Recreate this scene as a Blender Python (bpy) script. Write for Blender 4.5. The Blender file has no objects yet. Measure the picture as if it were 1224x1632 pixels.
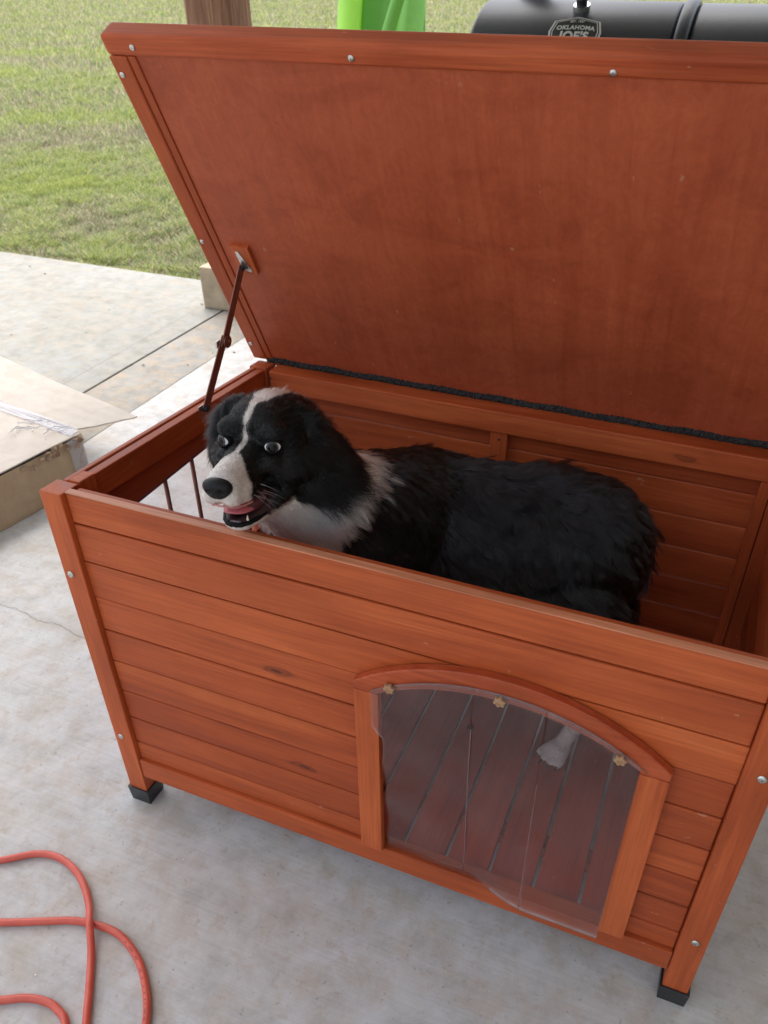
import bpy, bmesh, math, random
import numpy as np
from mathutils import Vector, Matrix
R = math.radians
random.seed(7)
rng = np.random.default_rng(11)
sc = bpy.context.scene
C = sc.collection

# ------------------------------------------------------------------ camera, sky, sun, exposure
F_PX = 1279.158
CAM = Vector((0.8918, -0.7440, 1.3714))
cr = Vector((0.92860404, 0.37104991, 0.00406336))
cu = Vector((-0.21979088, 0.54116855, 0.81168256))
cf = Vector((-0.29897578, 0.75462479, -0.58408468))
cd = bpy.data.cameras.new('camera')
cam = bpy.data.objects.new('camera', cd); C.objects.link(cam)
m3 = Matrix((cr, cu, -cf)).transposed()
cam.matrix_world = Matrix.Translation(CAM) @ m3.to_4x4()
cd.sensor_fit = 'VERTICAL'; cd.sensor_height = 36.0; cd.lens = 36.0 * F_PX / 1632.0
cd.shift_x = -39.73 / 1632.0; cd.shift_y = 50.76 / 1632.0
cd.clip_start = 0.02; cd.clip_end = 2000
cd.dof.use_dof = True; cd.dof.focus_distance = 1.25; cd.dof.aperture_fstop = 9.0
sc.camera = cam

SUN_EL, SUN_AZ = R(66), R(-35)          # azimuth measured from +Y towards +X
w = bpy.data.worlds.new('World'); sc.world = w; w.use_nodes = True
nt = w.node_tree
sky = nt.nodes.new('ShaderNodeTexSky'); sky.sky_type = 'NISHITA'; sky.sun_disc = False
sky.sun_elevation = SUN_EL; sky.sun_rotation = SUN_AZ
sky.air_density = 1.0; sky.dust_density = 5.0; sky.ozone_density = 1.0
bg = nt.nodes['Background']; bg.inputs[1].default_value = 0.15
hs = nt.nodes.new('ShaderNodeHueSaturation'); hs.inputs['Saturation'].default_value = 0.42
nt.links.new(sky.outputs[0], hs.inputs['Color']); nt.links.new(hs.outputs[0], bg.inputs[0])
sl = bpy.data.lights.new('sun', 'SUN'); sl.energy = .32; sl.angle = R(45); sl.color = (1.0, 0.96, 0.9)
so = bpy.data.objects.new('sun', sl); C.objects.link(so)
sd = Vector((math.sin(SUN_AZ) * math.cos(SUN_EL), math.cos(SUN_AZ) * math.cos(SUN_EL), math.sin(SUN_EL)))
so.rotation_euler = sd.to_track_quat('Z', 'Y').to_euler()
sc.view_settings.view_transform = 'Standard'; sc.view_settings.look = 'None'
sc.view_settings.gamma = 1; sc.view_settings.use_curve_mapping = False
sc.view_settings.exposure = 1.55
sc.cycles.use_denoising = True
sc.cycles.max_bounces = 10; sc.cycles.transparent_max_bounces = 16
sc.cycles.caustics_reflective = False; sc.cycles.caustics_refractive = False

# ------------------------------------------------------------------ node helpers
def new_mat(name):
    m = bpy.data.materials.new(name); m.use_nodes = True
    return m, m.node_tree, m.node_tree.nodes['Principled BSDF']
def N(nt, typ, **kw):
    n = nt.nodes.new(typ)
    for k, v in kw.items():
        if k in n.inputs: n.inputs[k].default_value = v
        else: setattr(n, k, v)
    return n
def ramp(nt, fac, stops):
    r = nt.nodes.new('ShaderNodeValToRGB'); e = r.color_ramp.elements
    while len(e) < len(stops): e.new(0.5)
    for el, (p, c) in zip(e, stops):
        el.position = p; el.color = (c, c, c, 1) if isinstance(c, (int, float)) else (*c, 1)
    nt.links.new(fac, r.inputs[0]); return r.outputs[0]
def mix(nt, fac, a, b, mode='MIX'):
    n = nt.nodes.new('ShaderNodeMix'); n.data_type = 'RGBA'; n.blend_type = mode
    for sock, v in ((n.inputs[0], fac), (n.inputs[6], a), (n.inputs[7], b)):
        if isinstance(v, bpy.types.NodeSocket): nt.links.new(v, sock)
        else: sock.default_value = v if isinstance(v, (int, float)) else (*v, 1)
    return n.outputs[2]
def mapped(nt, scale, src='Object', rnd=0.0, loc=(0, 0, 0)):
    tc = nt.nodes.new('ShaderNodeTexCoord'); out = tc.outputs[src]
    if rnd:
        oi = nt.nodes.new('ShaderNodeObjectInfo')
        ml = N(nt, 'ShaderNodeMath', operation='MULTIPLY'); ml.inputs[1].default_value = rnd
        nt.links.new(oi.outputs['Random'], ml.inputs[0])
        ad = N(nt, 'ShaderNodeVectorMath', operation='ADD')
        nt.links.new(out, ad.inputs[0]); nt.links.new(ml.outputs[0], ad.inputs[1]); out = ad.outputs[0]
    mp = nt.nodes.new('ShaderNodeMapping'); mp.inputs['Scale'].default_value = scale; mp.inputs['Location'].default_value = loc
    nt.links.new(out, mp.inputs[0]); return mp.outputs[0]
def noise(nt, vec, scale=1, detail=4, rough=.55, dist=0):
    n = N(nt, 'ShaderNodeTexNoise'); n.inputs['Scale'].default_value = scale; n.inputs['Detail'].default_value = detail
    n.inputs['Roughness'].default_value = rough; n.inputs['Distortion'].default_value = dist
    nt.links.new(vec, n.inputs['Vector']); return n.outputs[0]
def bump(nt, bsdf, h, strength=.2, dist=.002):
    b = N(nt, 'ShaderNodeBump'); b.inputs['Strength'].default_value = strength; b.inputs['Distance'].default_value = dist
    nt.links.new(h, b.inputs['Height']); nt.links.new(b.outputs[0], bsdf.inputs['Normal'])
def plain(name, col, rough=.5, metal=0.0, var=.12, scale=30, bmp=.05):
    m, nt, b = new_mat(name)
    n = noise(nt, mapped(nt, (1, 1, 1)), scale, 5)
    c = ramp(nt, n, [(.3, tuple(x * (1 - var) for x in col)), (.7, tuple(min(1, x * (1 + var)) for x in col))])
    nt.links.new(c, b.inputs['Base Color']); b.inputs['Roughness'].default_value = rough; b.inputs['Metallic'].default_value = metal
    if bmp: bump(nt, b, n, bmp)
    return m

def wood(name, axis, lo=(.31, .055, .015), mid=(.46, .090, .024), hi=(.57, .135, .040), knots=True, rough=.5, fine=1.0, con=1.0, blotch=False):
    m, nt, b = new_mat(name)
    def sc3(along, across):
        s = [across] * 3; s['xyz'.index(axis)] = along; return tuple(s)
    g = noise(nt, mapped(nt, sc3(1.6, 26), rnd=37), 1, 7, .62, .9)
    g2 = noise(nt, mapped(nt, sc3(6, 260 * fine), rnd=37), 1, 5, .6, .2)
    blot = noise(nt, mapped(nt, sc3(3, 7), rnd=91), 1, 4, .6, .4)
    col = ramp(nt, g, [(.25, lo), (.5, mid), (.78, hi)])
    col = mix(nt, .5 * con, col, ramp(nt, g2, [(.3, (.55, .5, .48)), (.62, (1.12, 1.15, 1.2))]), 'MULTIPLY')
    col = mix(nt, .7 * con, col, ramp(nt, blot, [(.3, (.66, .6, .58)), (.5, (1, 1, 1)), (.72, (1.25, 1.35, 1.4))]), 'MULTIPLY')
    if blotch:
        bl = noise(nt, mapped(nt, (5, 9, 5)), 1, 5, .6, 1.5)
        col = mix(nt, .42, col, ramp(nt, bl, [(.36, (.72, .66, .64)), (.48, (1, 1, 1)), (.64, (1.16, 1.28, 1.25))]), 'MULTIPLY')
        fl = noise(nt, mapped(nt, (30, 22, 30)), 1, 4, .65, 3.0)
        col = mix(nt, .3, col, ramp(nt, fl, [(.38, (.78, .74, .74)), (.5, (1, 1, 1)), (.62, (1.15, 1.2, 1.2))]), 'MULTIPLY')
    oi = nt.nodes.new('ShaderNodeObjectInfo')
    col = mix(nt, .8, col, ramp(nt, oi.outputs['Random'], [(0, (.80, .72, .72)), (.35, (.95, .93, .93)), (.7, (1.04, 1.06, 1.06)), (1, (1.16, 1.25, 1.25))]), 'MULTIPLY')
    if knots:
        v = N(nt, 'ShaderNodeTexVoronoi'); v.inputs['Scale'].default_value = 1
        nz = noise(nt, mapped(nt, sc3(12, 20), rnd=37), 1, 3)
        mp = mapped(nt, sc3(3.4, 10), rnd=53)
        ad = N(nt, 'ShaderNodeVectorMath', operation='MULTIPLY_ADD'); ad.inputs[1].default_value = (.25, .25, .25)
        nt.links.new(nz, ad.inputs[0]); nt.links.new(mp, ad.inputs[2]); nt.links.new(ad.outputs[0], v.inputs['Vector'])
        k = ramp(nt, v.outputs['Distance'], [(.03, .9), (.05, .35), (.075, .6), (.095, .15), (.14, 0)])
        col = mix(nt, k, col, (.085, .017, .008))
    # pale rubbed spots where the stain is thin
    sp = noise(nt, mapped(nt, sc3(28, 60), rnd=17), 1, 3, .7)
    col = mix(nt, ramp(nt, sp, [(.70, 0), (.73, .5)]), col, (.50, .27, .17))
    nt.links.new(col, b.inputs['Base Color'])
    rr = ramp(nt, g, [(.3, rough - .07), (.7, rough + .12)]); nt.links.new(rr, b.inputs['Roughness'])
    b.inputs['Specular IOR Level'].default_value = .28; b.inputs['Coat Weight'].default_value = .06; b.inputs['Coat Roughness'].default_value = .35
    bump(nt, b, mix(nt, .5, g, g2), .35, .0012)
    return m
WX, WY, WZ = wood('stained_wood_x', 'x', con=.78), wood('stained_wood_y', 'y', con=.78), wood('stained_wood_z', 'z', con=.85)
WPLY = wood('stained_plywood', 'y', lo=(.45, .094, .038), mid=(.51, .112, .046), hi=(.56, .134, .055), knots=False, fine=.5, con=.30, blotch=True)
WTX = wood('stained_trim_x', 'x', lo=(.40, .065, .020), mid=(.53, .105, .034), hi=(.64, .16, .06), knots=False)
WFL = wood('floor_wood', 'y', lo=(.27, .038, .015), mid=(.38, .056, .022), hi=(.46, .085, .035), knots=False)

# ------------------------------------------------------------------ object helpers
def link(name, me, mat=None, parent=None, smooth=False):
    o = bpy.data.objects.new(name, me); C.objects.link(o)
    if mat: me.materials.append(mat)
    if parent: o.parent = parent
    if smooth:
        for p in me.polygons: p.use_smooth = True
    return o
def tag(o, label=None, cat=None, group=None, kind=None):
    for k, v in (('label', label), ('category', cat), ('group', group), ('kind', kind)):
        if v: o[k] = v
    return o
def empty(name, loc, rz=0):
    o = bpy.data.objects.new(name, None); C.objects.link(o); o.location = loc; o.rotation_euler.z = rz; o.empty_display_size = .1
    return o
def bm_obj(name, bm, mat, parent=None, smooth=False):
    me = bpy.data.meshes.new(name); bmesh.ops.recalc_face_normals(bm, faces=bm.faces[:]); bm.to_mesh(me); bm.free()
    return link(name, me, mat, parent, smooth)
def hexa(name, pts, mat, parent=None, bev=.0012, seg=2):
    """eight corners: bottom ring then top ring; origin moved to their centre"""
    c = sum((Vector(p) for p in pts), Vector()) / 8
    bm = bmesh.new(); v = [bm.verts.new(Vector(p) - c) for p in pts]
    for f in ((3, 2, 1, 0), (4, 5, 6, 7), (0, 1, 5, 4), (1, 2, 6, 5), (2, 3, 7, 6), (3, 0, 4, 7)): bm.faces.new([v[i] for i in f])
    if bev: bmesh.ops.bevel(bm, geom=bm.edges[:], offset=bev, segments=seg, affect='EDGES', profile=.6)
    o = bm_obj(name, bm, mat, parent, False); o.location = c
    return o
def box(name, x0, x1, y0, y1, z0, z1, mat, parent=None, bev=.0012, seg=2):
    return hexa(name, [(x0, y0, z0), (x1, y0, z0), (x1, y1, z0), (x0, y1, z0), (x0, y0, z1), (x1, y0, z1), (x1, y1, z1), (x0, y1, z1)], mat, parent, bev, seg)
def prism(name, outline, y0, y1, mat, parent=None, bev=.001):
    """outline in XZ, extruded along Y"""
    cx = sum(p[0] for p in outline) / len(outline); cz = sum(p[1] for p in outline) / len(outline)
    bm = bmesh.new(); v = [bm.verts.new((x - cx, y0, z - cz)) for x, z in outline]
    f = bm.faces.new(v); r = bmesh.ops.extrude_face_region(bm, geom=[f])
    for g in r['geom']:
        if isinstance(g, bmesh.types.BMVert): g.co.y = y1
    if bev: bmesh.ops.bevel(bm, geom=[e for e in bm.edges if e.calc_face_angle(0) > .6], offset=bev, segments=1, affect='EDGES')
    bmesh.ops.triangulate(bm, faces=[f for f in bm.faces if len(f.verts) > 4])
    o = bm_obj(name, bm, mat, parent); o.location = (cx, 0, cz); return o
def smooth_path(pts, n=12):
    P = [Vector(p) for p in pts]; out = []
    for i in range(len(P) - 1):
        a, b, c, d = P[max(i - 1, 0)], P[i], P[i + 1], P[min(i + 2, len(P) - 1)]
        for k in range(n):
            t = k / n
            out.append(.5 * ((2 * b) + (c - a) * t + (2 * a - 5 * b + 4 * c - d) * t * t + (3 * b - a - 3 * c + d) * t ** 3))
    out.append(P[-1]); return out
def tube(name, pts, rad, mat, parent=None, sides=12, smooth=True, bm=None):
    own = bm is None
    if own: bm = bmesh.new()
    P = [Vector(p) for p in pts]; rings = []
    rads = rad if isinstance(rad, (list, tuple)) else [rad] * len(P)
    up = None
    for i, p in enumerate(P):
        t = (P[min(i + 1, len(P) - 1)] - P[max(i - 1, 0)]).normalized()
        if up is None: up = Vector((0, 0, 1)) if abs(t.z) < .9 else Vector((1, 0, 0))
        s = t.cross(up).normalized(); up = s.cross(t).normalized()
        rings.append([bm.verts.new(p + (s * math.cos(a) + up * math.sin(a)) * rads[i]) for a in [2 * math.pi * k / sides for k in range(sides)]])
    for a, b in zip(rings, rings[1:]):
        for k in range(sides): bm.faces.new((a[k], a[(k + 1) % sides], b[(k + 1) % sides], b[k]))
    bm.faces.new(rings[0][::-1]); bm.faces.new(rings[-1])
    return bm_obj(name, bm, mat, parent, smooth) if own else bm
def cyl(name, a, b, r, mat, parent=None, sides=24, smooth=False, bev=0):
    bm = tube(None, [a, b], r, None, sides=sides, bm=bmesh.new())
    if bev: bmesh.ops.bevel(bm, geom=[e for e in bm.edges if e.calc_face_angle(0) > 1], offset=bev, segments=2, affect='EDGES')
    return bm_obj(name, bm, mat, parent, smooth)
def screw(name, p, nrm, r, mat, parent):
    """pan head with a cross recess"""
    bm = bmesh.new(); prof = [(1, 0), (.97, .18), (.8, .38), (.5, .48), (.28, .5), (.2, .22), (0, .2)]
    rings = []
    for q, h in prof[:-1]: rings.append([bm.verts.new((q * r * math.cos(2 * math.pi * k / 12) * (1 if q > .3 or k % 3 == 0 else .55), q * r * math.sin(2 * math.pi * k / 12) * (1 if q > .3 or k % 3 == 0 else .55), h * r)) for k in range(12)])
    for a, b in zip(rings, rings[1:]):
        for k in range(12): bm.faces.new((a[k], a[(k + 1) % 12], b[(k + 1) % 12], b[k]))
    bm.faces.new(rings[-1])
    o = bm_obj(name, bm, mat, parent); o.location = p; o.rotation_euler = Vector(nrm).to_track_quat('Z', 'Y').to_euler()
    o.rotation_euler.rotate_axis('Z', random.random()); return o

# ------------------------------------------------------------------ ground, lawn, slabs
def concrete(name, base, warm, stain=.5, streak_axis='x'):
    m, nt, b = new_mat(name)
    big = noise(nt, mapped(nt, (1, 1, 1)), 1.6, 6, .6, .4)
    med = noise(nt, mapped(nt, (1, 1, 1), loc=(4, 2, 0)), 14, 8, .68, .3)
    fin = noise(nt, mapped(nt, (1, 1, 1)), 160, 6, .7)
    br = noise(nt, mapped(nt, (5, 170, 1) if streak_axis == 'x' else (170, 5, 1)), 1, 3, .6, .3)
    col = mix(nt, ramp(nt, big, [(.35, 0), (.68, .8)]), base, warm)
    col = mix(nt, .6, col, ramp(nt, med, [(.36, (.74, .72, .69)), (.5, (1, 1, 1)), (.64, (1.16, 1.17, 1.19))]), 'MULTIPLY')
    blot = ramp(nt, noise(nt, mapped(nt, (1, 1, 1), loc=(9, 1, 3)), 13, 7, .72, .2), [(.47, 0), (.62, stain)])
    col = mix(nt, blot, col, (.44, .33, .22))
    blot2 = ramp(nt, noise(nt, mapped(nt, (1, 1, 1), loc=(2, 7, 5)), 34, 6, .75, .1), [(.56, 0), (.64, stain * .8)])
    col = mix(nt, blot2, col, (.36, .24, .14))
    spk = ramp(nt, noise(nt, mapped(nt, (1, 1, 1), loc=(5, 5, 5)), 90, 3, .6), [(.66, 0), (.70, .35)])
    col = mix(nt, spk, col, (.15, .13, .11))
    col = mix(nt, .35, col, ramp(nt, br, [(.3, (.82, .82, .82)), (.6, (1.06, 1.06, 1.06))]), 'MULTIPLY')
    nt.links.new(col, b.inputs['Base Color'])
    b.inputs['Roughness'].default_value = .78; b.inputs['Specular IOR Level'].default_value = .35
    bump(nt, b, mix(nt, .45, mix(nt, .5, br, fin), med), .4, .003)
    return m
M_porch = concrete('porch_concrete', (.52, .525, .53), (.515, .49, .45), .32)
M_outer = concrete('weathered_concrete', (.285, .29, .275), (.245, .235, .20), .24)
M_band = concrete('stained_concrete', (.31, .305, .285), (.25, .23, .195), .6)
M_joint = plain('joint_dirt', (.10, .085, .07), .95)

def sheet(name, x0, x1, y0, y1, z, mat, kind='structure', thick=.15, bev=.004):
    o = box(name, x0, x1, y0, y1, z - thick, z, mat, None, bev); o['kind'] = kind; return o
sheet('porch_floor', -1.10, 6.0, -4.0, 2.80, 0.0, M_porch)
tag(sheet('porch_floor_edge', -1.375, -1.103, -4.0, 2.80, -.001, M_band), kind='structure')
tag(sheet('outer_slab', -7.0, -1.385, -4.0, 2.86, 0.0, M_outer), kind='structure')
sheet('expansion_joint', -1.40, -1.36, -4.0, 2.80, -.012, M_joint)
# tooled line beside the joint, a shallow groove strip
sheet('groove', -1.511, -1.508, -4.0, 2.84, .0006, M_band, thick=.0004, bev=0)
# hairline crack
crk = bmesh.new(); 
kp = [(-.80, .36), (-.709, .368), (-.646, .369), (-.569, .352), (-.519, .362), (-.43, .347), (-.30, .33)]
pts = []
for (xa, ya), (xb, yb) in zip(kp, kp[1:]):
    for t in range(7): pts.append((xa + (xb - xa) * t / 7, ya + (yb - ya) * t / 7 + random.uniform(-.0035, .0035)))
pv = [(crk.verts.new((x, y - .0006, .0016)), crk.verts.new((x, y + .0006, .0016))) for x, y in pts]
for a, b in zip(pv, pv[1:]): crk.faces.new((a[0], b[0], b[1], a[1]))
tag(bm_obj('crack', crk, plain('crack_dark', (.22, .205, .19), .9)), kind='structure')

def ground_mat():
    m, nt, b = new_mat('lawn_soil')
    n1 = noise(nt, mapped(nt, (1, 1, 1)), 1.1, 6, .65, .4); n2 = noise(nt, mapped(nt, (1, 1, 1)), 22, 6, .7)
    n3 = noise(nt, mapped(nt, (1, 1, 1), loc=(3, 3, 3)), 70, 4, .7)
    c = ramp(nt, n1, [(.36, (.12, .15, .06)), (.5, (.19, .19, .10)), (.62, (.27, .24, .16))])
    c = mix(nt, .6, c, ramp(nt, n2, [(.3, (.45, .5, .4)), (.55, (1, 1, 1)), (.75, (1.5, 1.35, 1.4))]), 'MULTIPLY')
    c = mix(nt, .7, c, ramp(nt, n3, [(.35, (.5, .55, .45)), (.65, (1.4, 1.35, 1.3))]), 'MULTIPLY')
    nt.links.new(c, b.inputs['Base Color']); b.inputs['Roughness'].default_value = .95; b.inputs['Specular IOR Level'].default_value = .1
    bump(nt, b, n2, .8, .03); return m
gm = bpy.data.meshes.new('ground'); S = 600
gm.from_pydata([(-S, -S, -.06), (S, -S, -.06), (S, S, -.06), (-S, S, -.06)], [], [(0, 1, 2, 3)])
tag(link('ground', gm, ground_mat()), kind='structure')

def grass_mat():
    m, nt, b = new_mat('grass_blades')
    a = N(nt, 'ShaderNodeAttribute'); a.attribute_name = 'tint'
    nt.links.new(a.outputs['Color'], b.inputs['Base Color'])
    b.inputs['Roughness'].default_value = .5; b.inputs['Specular IOR Level'].default_value = .3
    tr = N(nt, 'ShaderNodeBsdfTranslucent'); nt.links.new(a.outputs['Color'], tr.inputs['Color'])
    ms = N(nt, 'ShaderNodeMixShader'); ms.inputs[0].default_value = .35
    nt.links.new(b.outputs[0], ms.inputs[1]); nt.links.new(tr.outputs[0], ms.inputs[2])
    nt.links.new(ms.outputs[0], nt.nodes['Material Output'].inputs[0]); return m
def fbm(x, y, s, seed=0):
    r = np.random.default_rng(seed); v = np.zeros_like(x); amp = 1.0
    for o in range(5):
        for k in range(3):
            a = r.uniform(0, 6.28); p = r.uniform(0, 6.28); f = s * 2 ** o * r.uniform(.8, 1.25)
            v += amp * np.sin((x * np.cos(a) + y * np.sin(a)) * f + p + 1.3 * np.sin((y * np.cos(a) - x * np.sin(a)) * f * .7 + p * 2))
        amp *= .62
    return v / 3.2
def make_grass():
    # view wedges behind the slab, denser near the slab edge
    zones = [(2.84, 4.2, 110000, .052), (4.2, 6.5, 110000, .055), (6.5, 11, 110000, .06), (11, 70, 150000, .07)]
    vs, cs = [], []
    for y0, y1, n, h in zones:
        y = rng.uniform(y0, y1, n) if y1 < 12 else y0 * (y1 / y0) ** rng.uniform(0, 1, n)
        t = (y + .744)
        xl = .89 - 1.02 * t - .6; xr = np.where(y < 6.0, .89 - .50 * t + .3, .89 + .05 * t)
        x = xl + (xr - xl) * rng.uniform(0, 1, n)
        clump = fbm(x, y, 9, 3) ; patch = fbm(x, y, 1.7, 5)
        keep = (rng.uniform(-1.6, .8, n) < clump * .9 + .45 * patch + .35) | (y < 2.95)
        x, y, clump, patch = x[keep], y[keep], clump[keep], patch[keep]; n = len(x)
        scale = 1 + (y - 3) * .10
        H = h * rng.uniform(.45, 1.25, n) * (1 + .35 * clump) * (1 + .02 * (y - 3)); H = np.clip(H, .012, .14) * np.where(y < 2.98, .6, 1)
        W = .0030 * scale * rng.uniform(.7, 1.4, n)
        a = rng.uniform(0, 2 * np.pi, n); d = rng.uniform(0, 2 * np.pi, n); bend = rng.uniform(.25, 1.25, n) * H
        bx, by = np.cos(a) * W, np.sin(a) * W; dx, dy = np.cos(d) * bend, np.sin(d) * bend
        z0 = np.full(n, -.06)
        base = np.stack([x, y, z0], 1)
        side = np.stack([bx, by, 0 * bx], 1)
        mid = base + np.stack([dx * .35, dy * .35, H * .62], 1); tip = base + np.stack([dx, dy, H], 1)
        V = np.stack([base - side, base + side, mid + side * .8, mid - side * .8, tip], 1)
        V[:, :, 2] += (0.055 * np.clip((3.1 - y) / .25, 0, 1))[:, None] * .4
        vs.append(V.reshape(-1, 3))
        u = rng.uniform(0, 1, n) - .04 + .42 * patch + .18 * clump + .10 * np.clip((4.5 - y) / 1.7, 0, 1)
        green = np.array([.235, .315, .085]); lime = np.array([.42, .46, .13]); straw = np.array([.52, .47, .31]); blu = np.array([.15, .25, .12]); brown = np.array([.28, .23, .18])
        col = np.where((u > .80)[:, None], lime, np.where((u > .50)[:, None], green, np.where((u > .38)[:, None], blu, np.where((u > .02)[:, None], straw, brown))))
        col = (col * .86 + np.array([.40, .38, .22]) * .14) * rng.uniform(.72, 1.45, (n, 1))
        cs.append(np.repeat(col, 5, 0))
    V = np.concatenate(vs); K = np.concatenate(cs); nb = len(V) // 5
    me = bpy.data.meshes.new('grass')
    b = (np.arange(nb) * 5)[:, None]
    quads = b + np.array([0, 1, 2, 3]); tris = b + np.array([3, 2, 4])
    loops = np.concatenate([quads, tris], 1).reshape(-1)
    me.vertices.add(len(V)); me.vertices.foreach_set('co', V.astype(np.float32).ravel())
    me.loops.add(len(loops)); me.loops.foreach_set('vertex_index', loops.astype(np.int32))
    me.polygons.add(nb * 2)
    st = (np.arange(nb) * 7)[:, None] + np.array([0, 4]); me.polygons.foreach_set('loop_start', st.ravel().astype(np.int32))
    me.update(calc_edges=True)
    at = me.color_attributes.new('tint', 'FLOAT_COLOR', 'POINT')
    at.data.foreach_set('color', np.concatenate([K, np.ones((len(K), 1))], 1).astype(np.float32).ravel())
    o = link('grass', me, grass_mat()); tag(o, 'patchy green and straw coloured lawn grass beyond the concrete slab', 'grass', kind='stuff')
make_grass()

# ------------------------------------------------------------------ porch roof and post
M_ceil = plain('white_soffit', (.62, .62, .60), .7)
for k in range(0, 1):
    pr = box('ceiling', -1.75, 6.2, -1.15, 2.95, 2.85, 2.90, M_ceil); pr['kind'] = 'structure'
post = empty('timber_post', (-1.315, 2.66, 0))
tag(post, 'rough brown timber porch post behind the open lid with pale base trim', 'post')
def post_mat():
    m, nt, b = new_mat('rough_cedar')
    g = noise(nt, mapped(nt, (22, 22, 1.3)), 1, 8, .7, 1.2); g2 = noise(nt, mapped(nt, (130, 130, 5)), 1, 5, .7)
    c = ramp(nt, g, [(.3, (.13, .05, .03)), (.48, (.28, .14, .085)), (.58, (.40, .24, .15)), (.68, (.64, .47, .31))])
    c = mix(nt, .6, c, ramp(nt, g2, [(.3, (.55, .5, .5)), (.65, (1.25, 1.25, 1.2))]), 'MULTIPLY')
    nt.links.new(c, b.inputs['Base Color']); b.inputs['Roughness'].default_value = .85; bump(nt, b, g, .9, .02); return m
bm = bmesh.new(); rings = []
for i in range(26):
    z = .15 + i * .104; ring = []
    for k in range(28):
        a = 2 * math.pi * k / 28; rr = 1 / max(abs(math.cos(a)), abs(math.sin(a))) ** .72
        r = .112 * rr * (1 + .03 * math.sin(3 * a + z * 2) + .025 * math.sin(7 * a + z * 5) + random.uniform(-.012, .012))
        ring.append(bm.verts.new((r * math.cos(a) + .008 * math.sin(z * 2), r * math.sin(a), z)))
    rings.append(ring)
for a, b in zip(rings, rings[1:]):
    for k in range(28): bm.faces.new((a[k], a[(k + 1) % 28], b[(k + 1) % 28], b[k]))
bm.faces.new(rings[0]); bm.faces.new(rings[-1])
bm_obj('trunk', bm, post_mat(), post, True)
M_trim = plain('tan_trim', (.40, .32, .22), .75, var=.25, scale=14)
box('base_trim', -.17, .17, -.16, .16, .001, .20, M_trim, post, .006)

wl = box('shade_wall', 2.45, 2.60, -4.0, 2.80, 0, 2.848, plain('shade_wall_tan', (.40, .36, .30), .8)); wl['kind'] = 'structure'  # unseen wall, added to shade the right side and the dog house interior

# ------------------------------------------------------------------ dog house
W, D, H, HB = 1.08, .637, .733, .691
hz = lambda y: H + (HB - H) * (y / D)                 # the rim slopes down to the back
M_metal = plain('zinc', (.62, .63, .62), .32, 1.0, scale=80)
M_black = plain('black_plastic', (.018, .02, .024), .42, scale=60)
M_brass = plain('bronze_plastic', (.42, .25, .14), .35, .25)
M_stay = plain('brown_metal', (.26, .10, .07), .38, .3, scale=50)
kennel = empty('dog_house', (0, 0, 0))
tag(kennel, 'red stained wooden dog house with its flat lid propped open', 'dog house')
ZL = [.733, .6777, .6049, .5332, .4616, .3902, .317, .2467, .1793, .1328]
X0, X1 = .041, W - .041
g = .0009
xc = .738; 
def arc(hw, spring, top, n=18, x0=None):
    rise = top - spring; rad = (hw * hw + rise * rise) / (2 * rise); cz = top - rad
    return rad, cz
# corner posts
for (px, py) in ((0, 0), (W - .040, 0), (0, D - .040), (W - .040, D - .040)):
    za, zb = hz(py), hz(py + .040)
    cp = hexa('corner_post', [(px, py, .012), (px + .040, py, .012), (px + .040, py + .040, .012), (px, py + .040, .012),
                              (px, py, za), (px + .040, py, za), (px + .040, py + .040, zb), (px, py + .040, zb)], WZ, kennel, .0022)
    # rubber foot cup round the post end
    f = bmesh.new(); a0, a1 = -.0035, .0435; b0, b1 = .0002, .040
    outer = [(a0, a0), (a1, a0), (a1, a1), (a0, a1)]; inner = [(.0, .0), (.040, .0), (.040, .040), (.0, .040)]
    vo = [f.verts.new((x + (.002 if x < .02 else -.002), y + (.002 if y < .02 else -.002), b0)) for x, y in outer]; vt = [f.verts.new((x, y, b1)) for x, y in outer]
    vi = [f.verts.new((x - .0005 if x < .02 else x + .0005, y - .0005 if y < .02 else y + .0005, b1)) for x, y in inner]
    vb = [f.verts.new((v.co.x, v.co.y, .010)) for v in vi]
    f.faces.new(vo[::-1]); f.faces.new(vb)
    for k in range(4):
        j = (k + 1) % 4
        f.faces.new((vo[k], vo[j], vt[j], vt[k])); f.faces.new((vt[k], vt[j], vi[j], vi[k])); f.faces.new((vi[k], vi[j], vb[j], vb[k]))
    fo = bm_obj('foot_cap', f, M_black, kennel); fo.location = (px, py, 0)
# front siding: nine boards, cut round the arched doorway
FY0, FY1 = .009, .020
mr, mcz = arc(.205, .515, .595)
def siding(xa, xb, zb, zt, yj):
    """one board: a bevelled face with a recessed tongue behind the groove"""
    c = Vector(((xa + xb) / 2, FY0, (zb + zt) / 2)); bm = bmesh.new()
    for (y0, y1, z0, z1, bv) in ((FY0 + yj, FY0 + .0062, zb + .0006, zt - .0006, .0022), (FY0 + .0064, FY1, zb - .0006, zt + .0006, 0)):
        t = bmesh.new(); v = [t.verts.new(Vector(p) - c) for p in ((xa, y0, z0), (xb, y0, z0), (xb, y1, z0), (xa, y1, z0), (xa, y0, z1), (xb, y0, z1), (xb, y1, z1), (xa, y1, z1))]
        for f in ((3, 2, 1, 0), (4, 5, 6, 7), (0, 1, 5, 4), (1, 2, 6, 5), (2, 3, 7, 6), (3, 0, 4, 7)): t.faces.new([v[k] for k in f])
        if bv: bmesh.ops.bevel(t, geom=t.edges[:], offset=bv, segments=2, affect='EDGES', profile=.5)
        m_ = bpy.data.meshes.new('part'); t.to_mesh(m_); t.free(); bm.from_mesh(m_); bpy.data.meshes.remove(m_)
    o = bm_obj('plank', bm, WX, kennel); o.location = c
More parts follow.
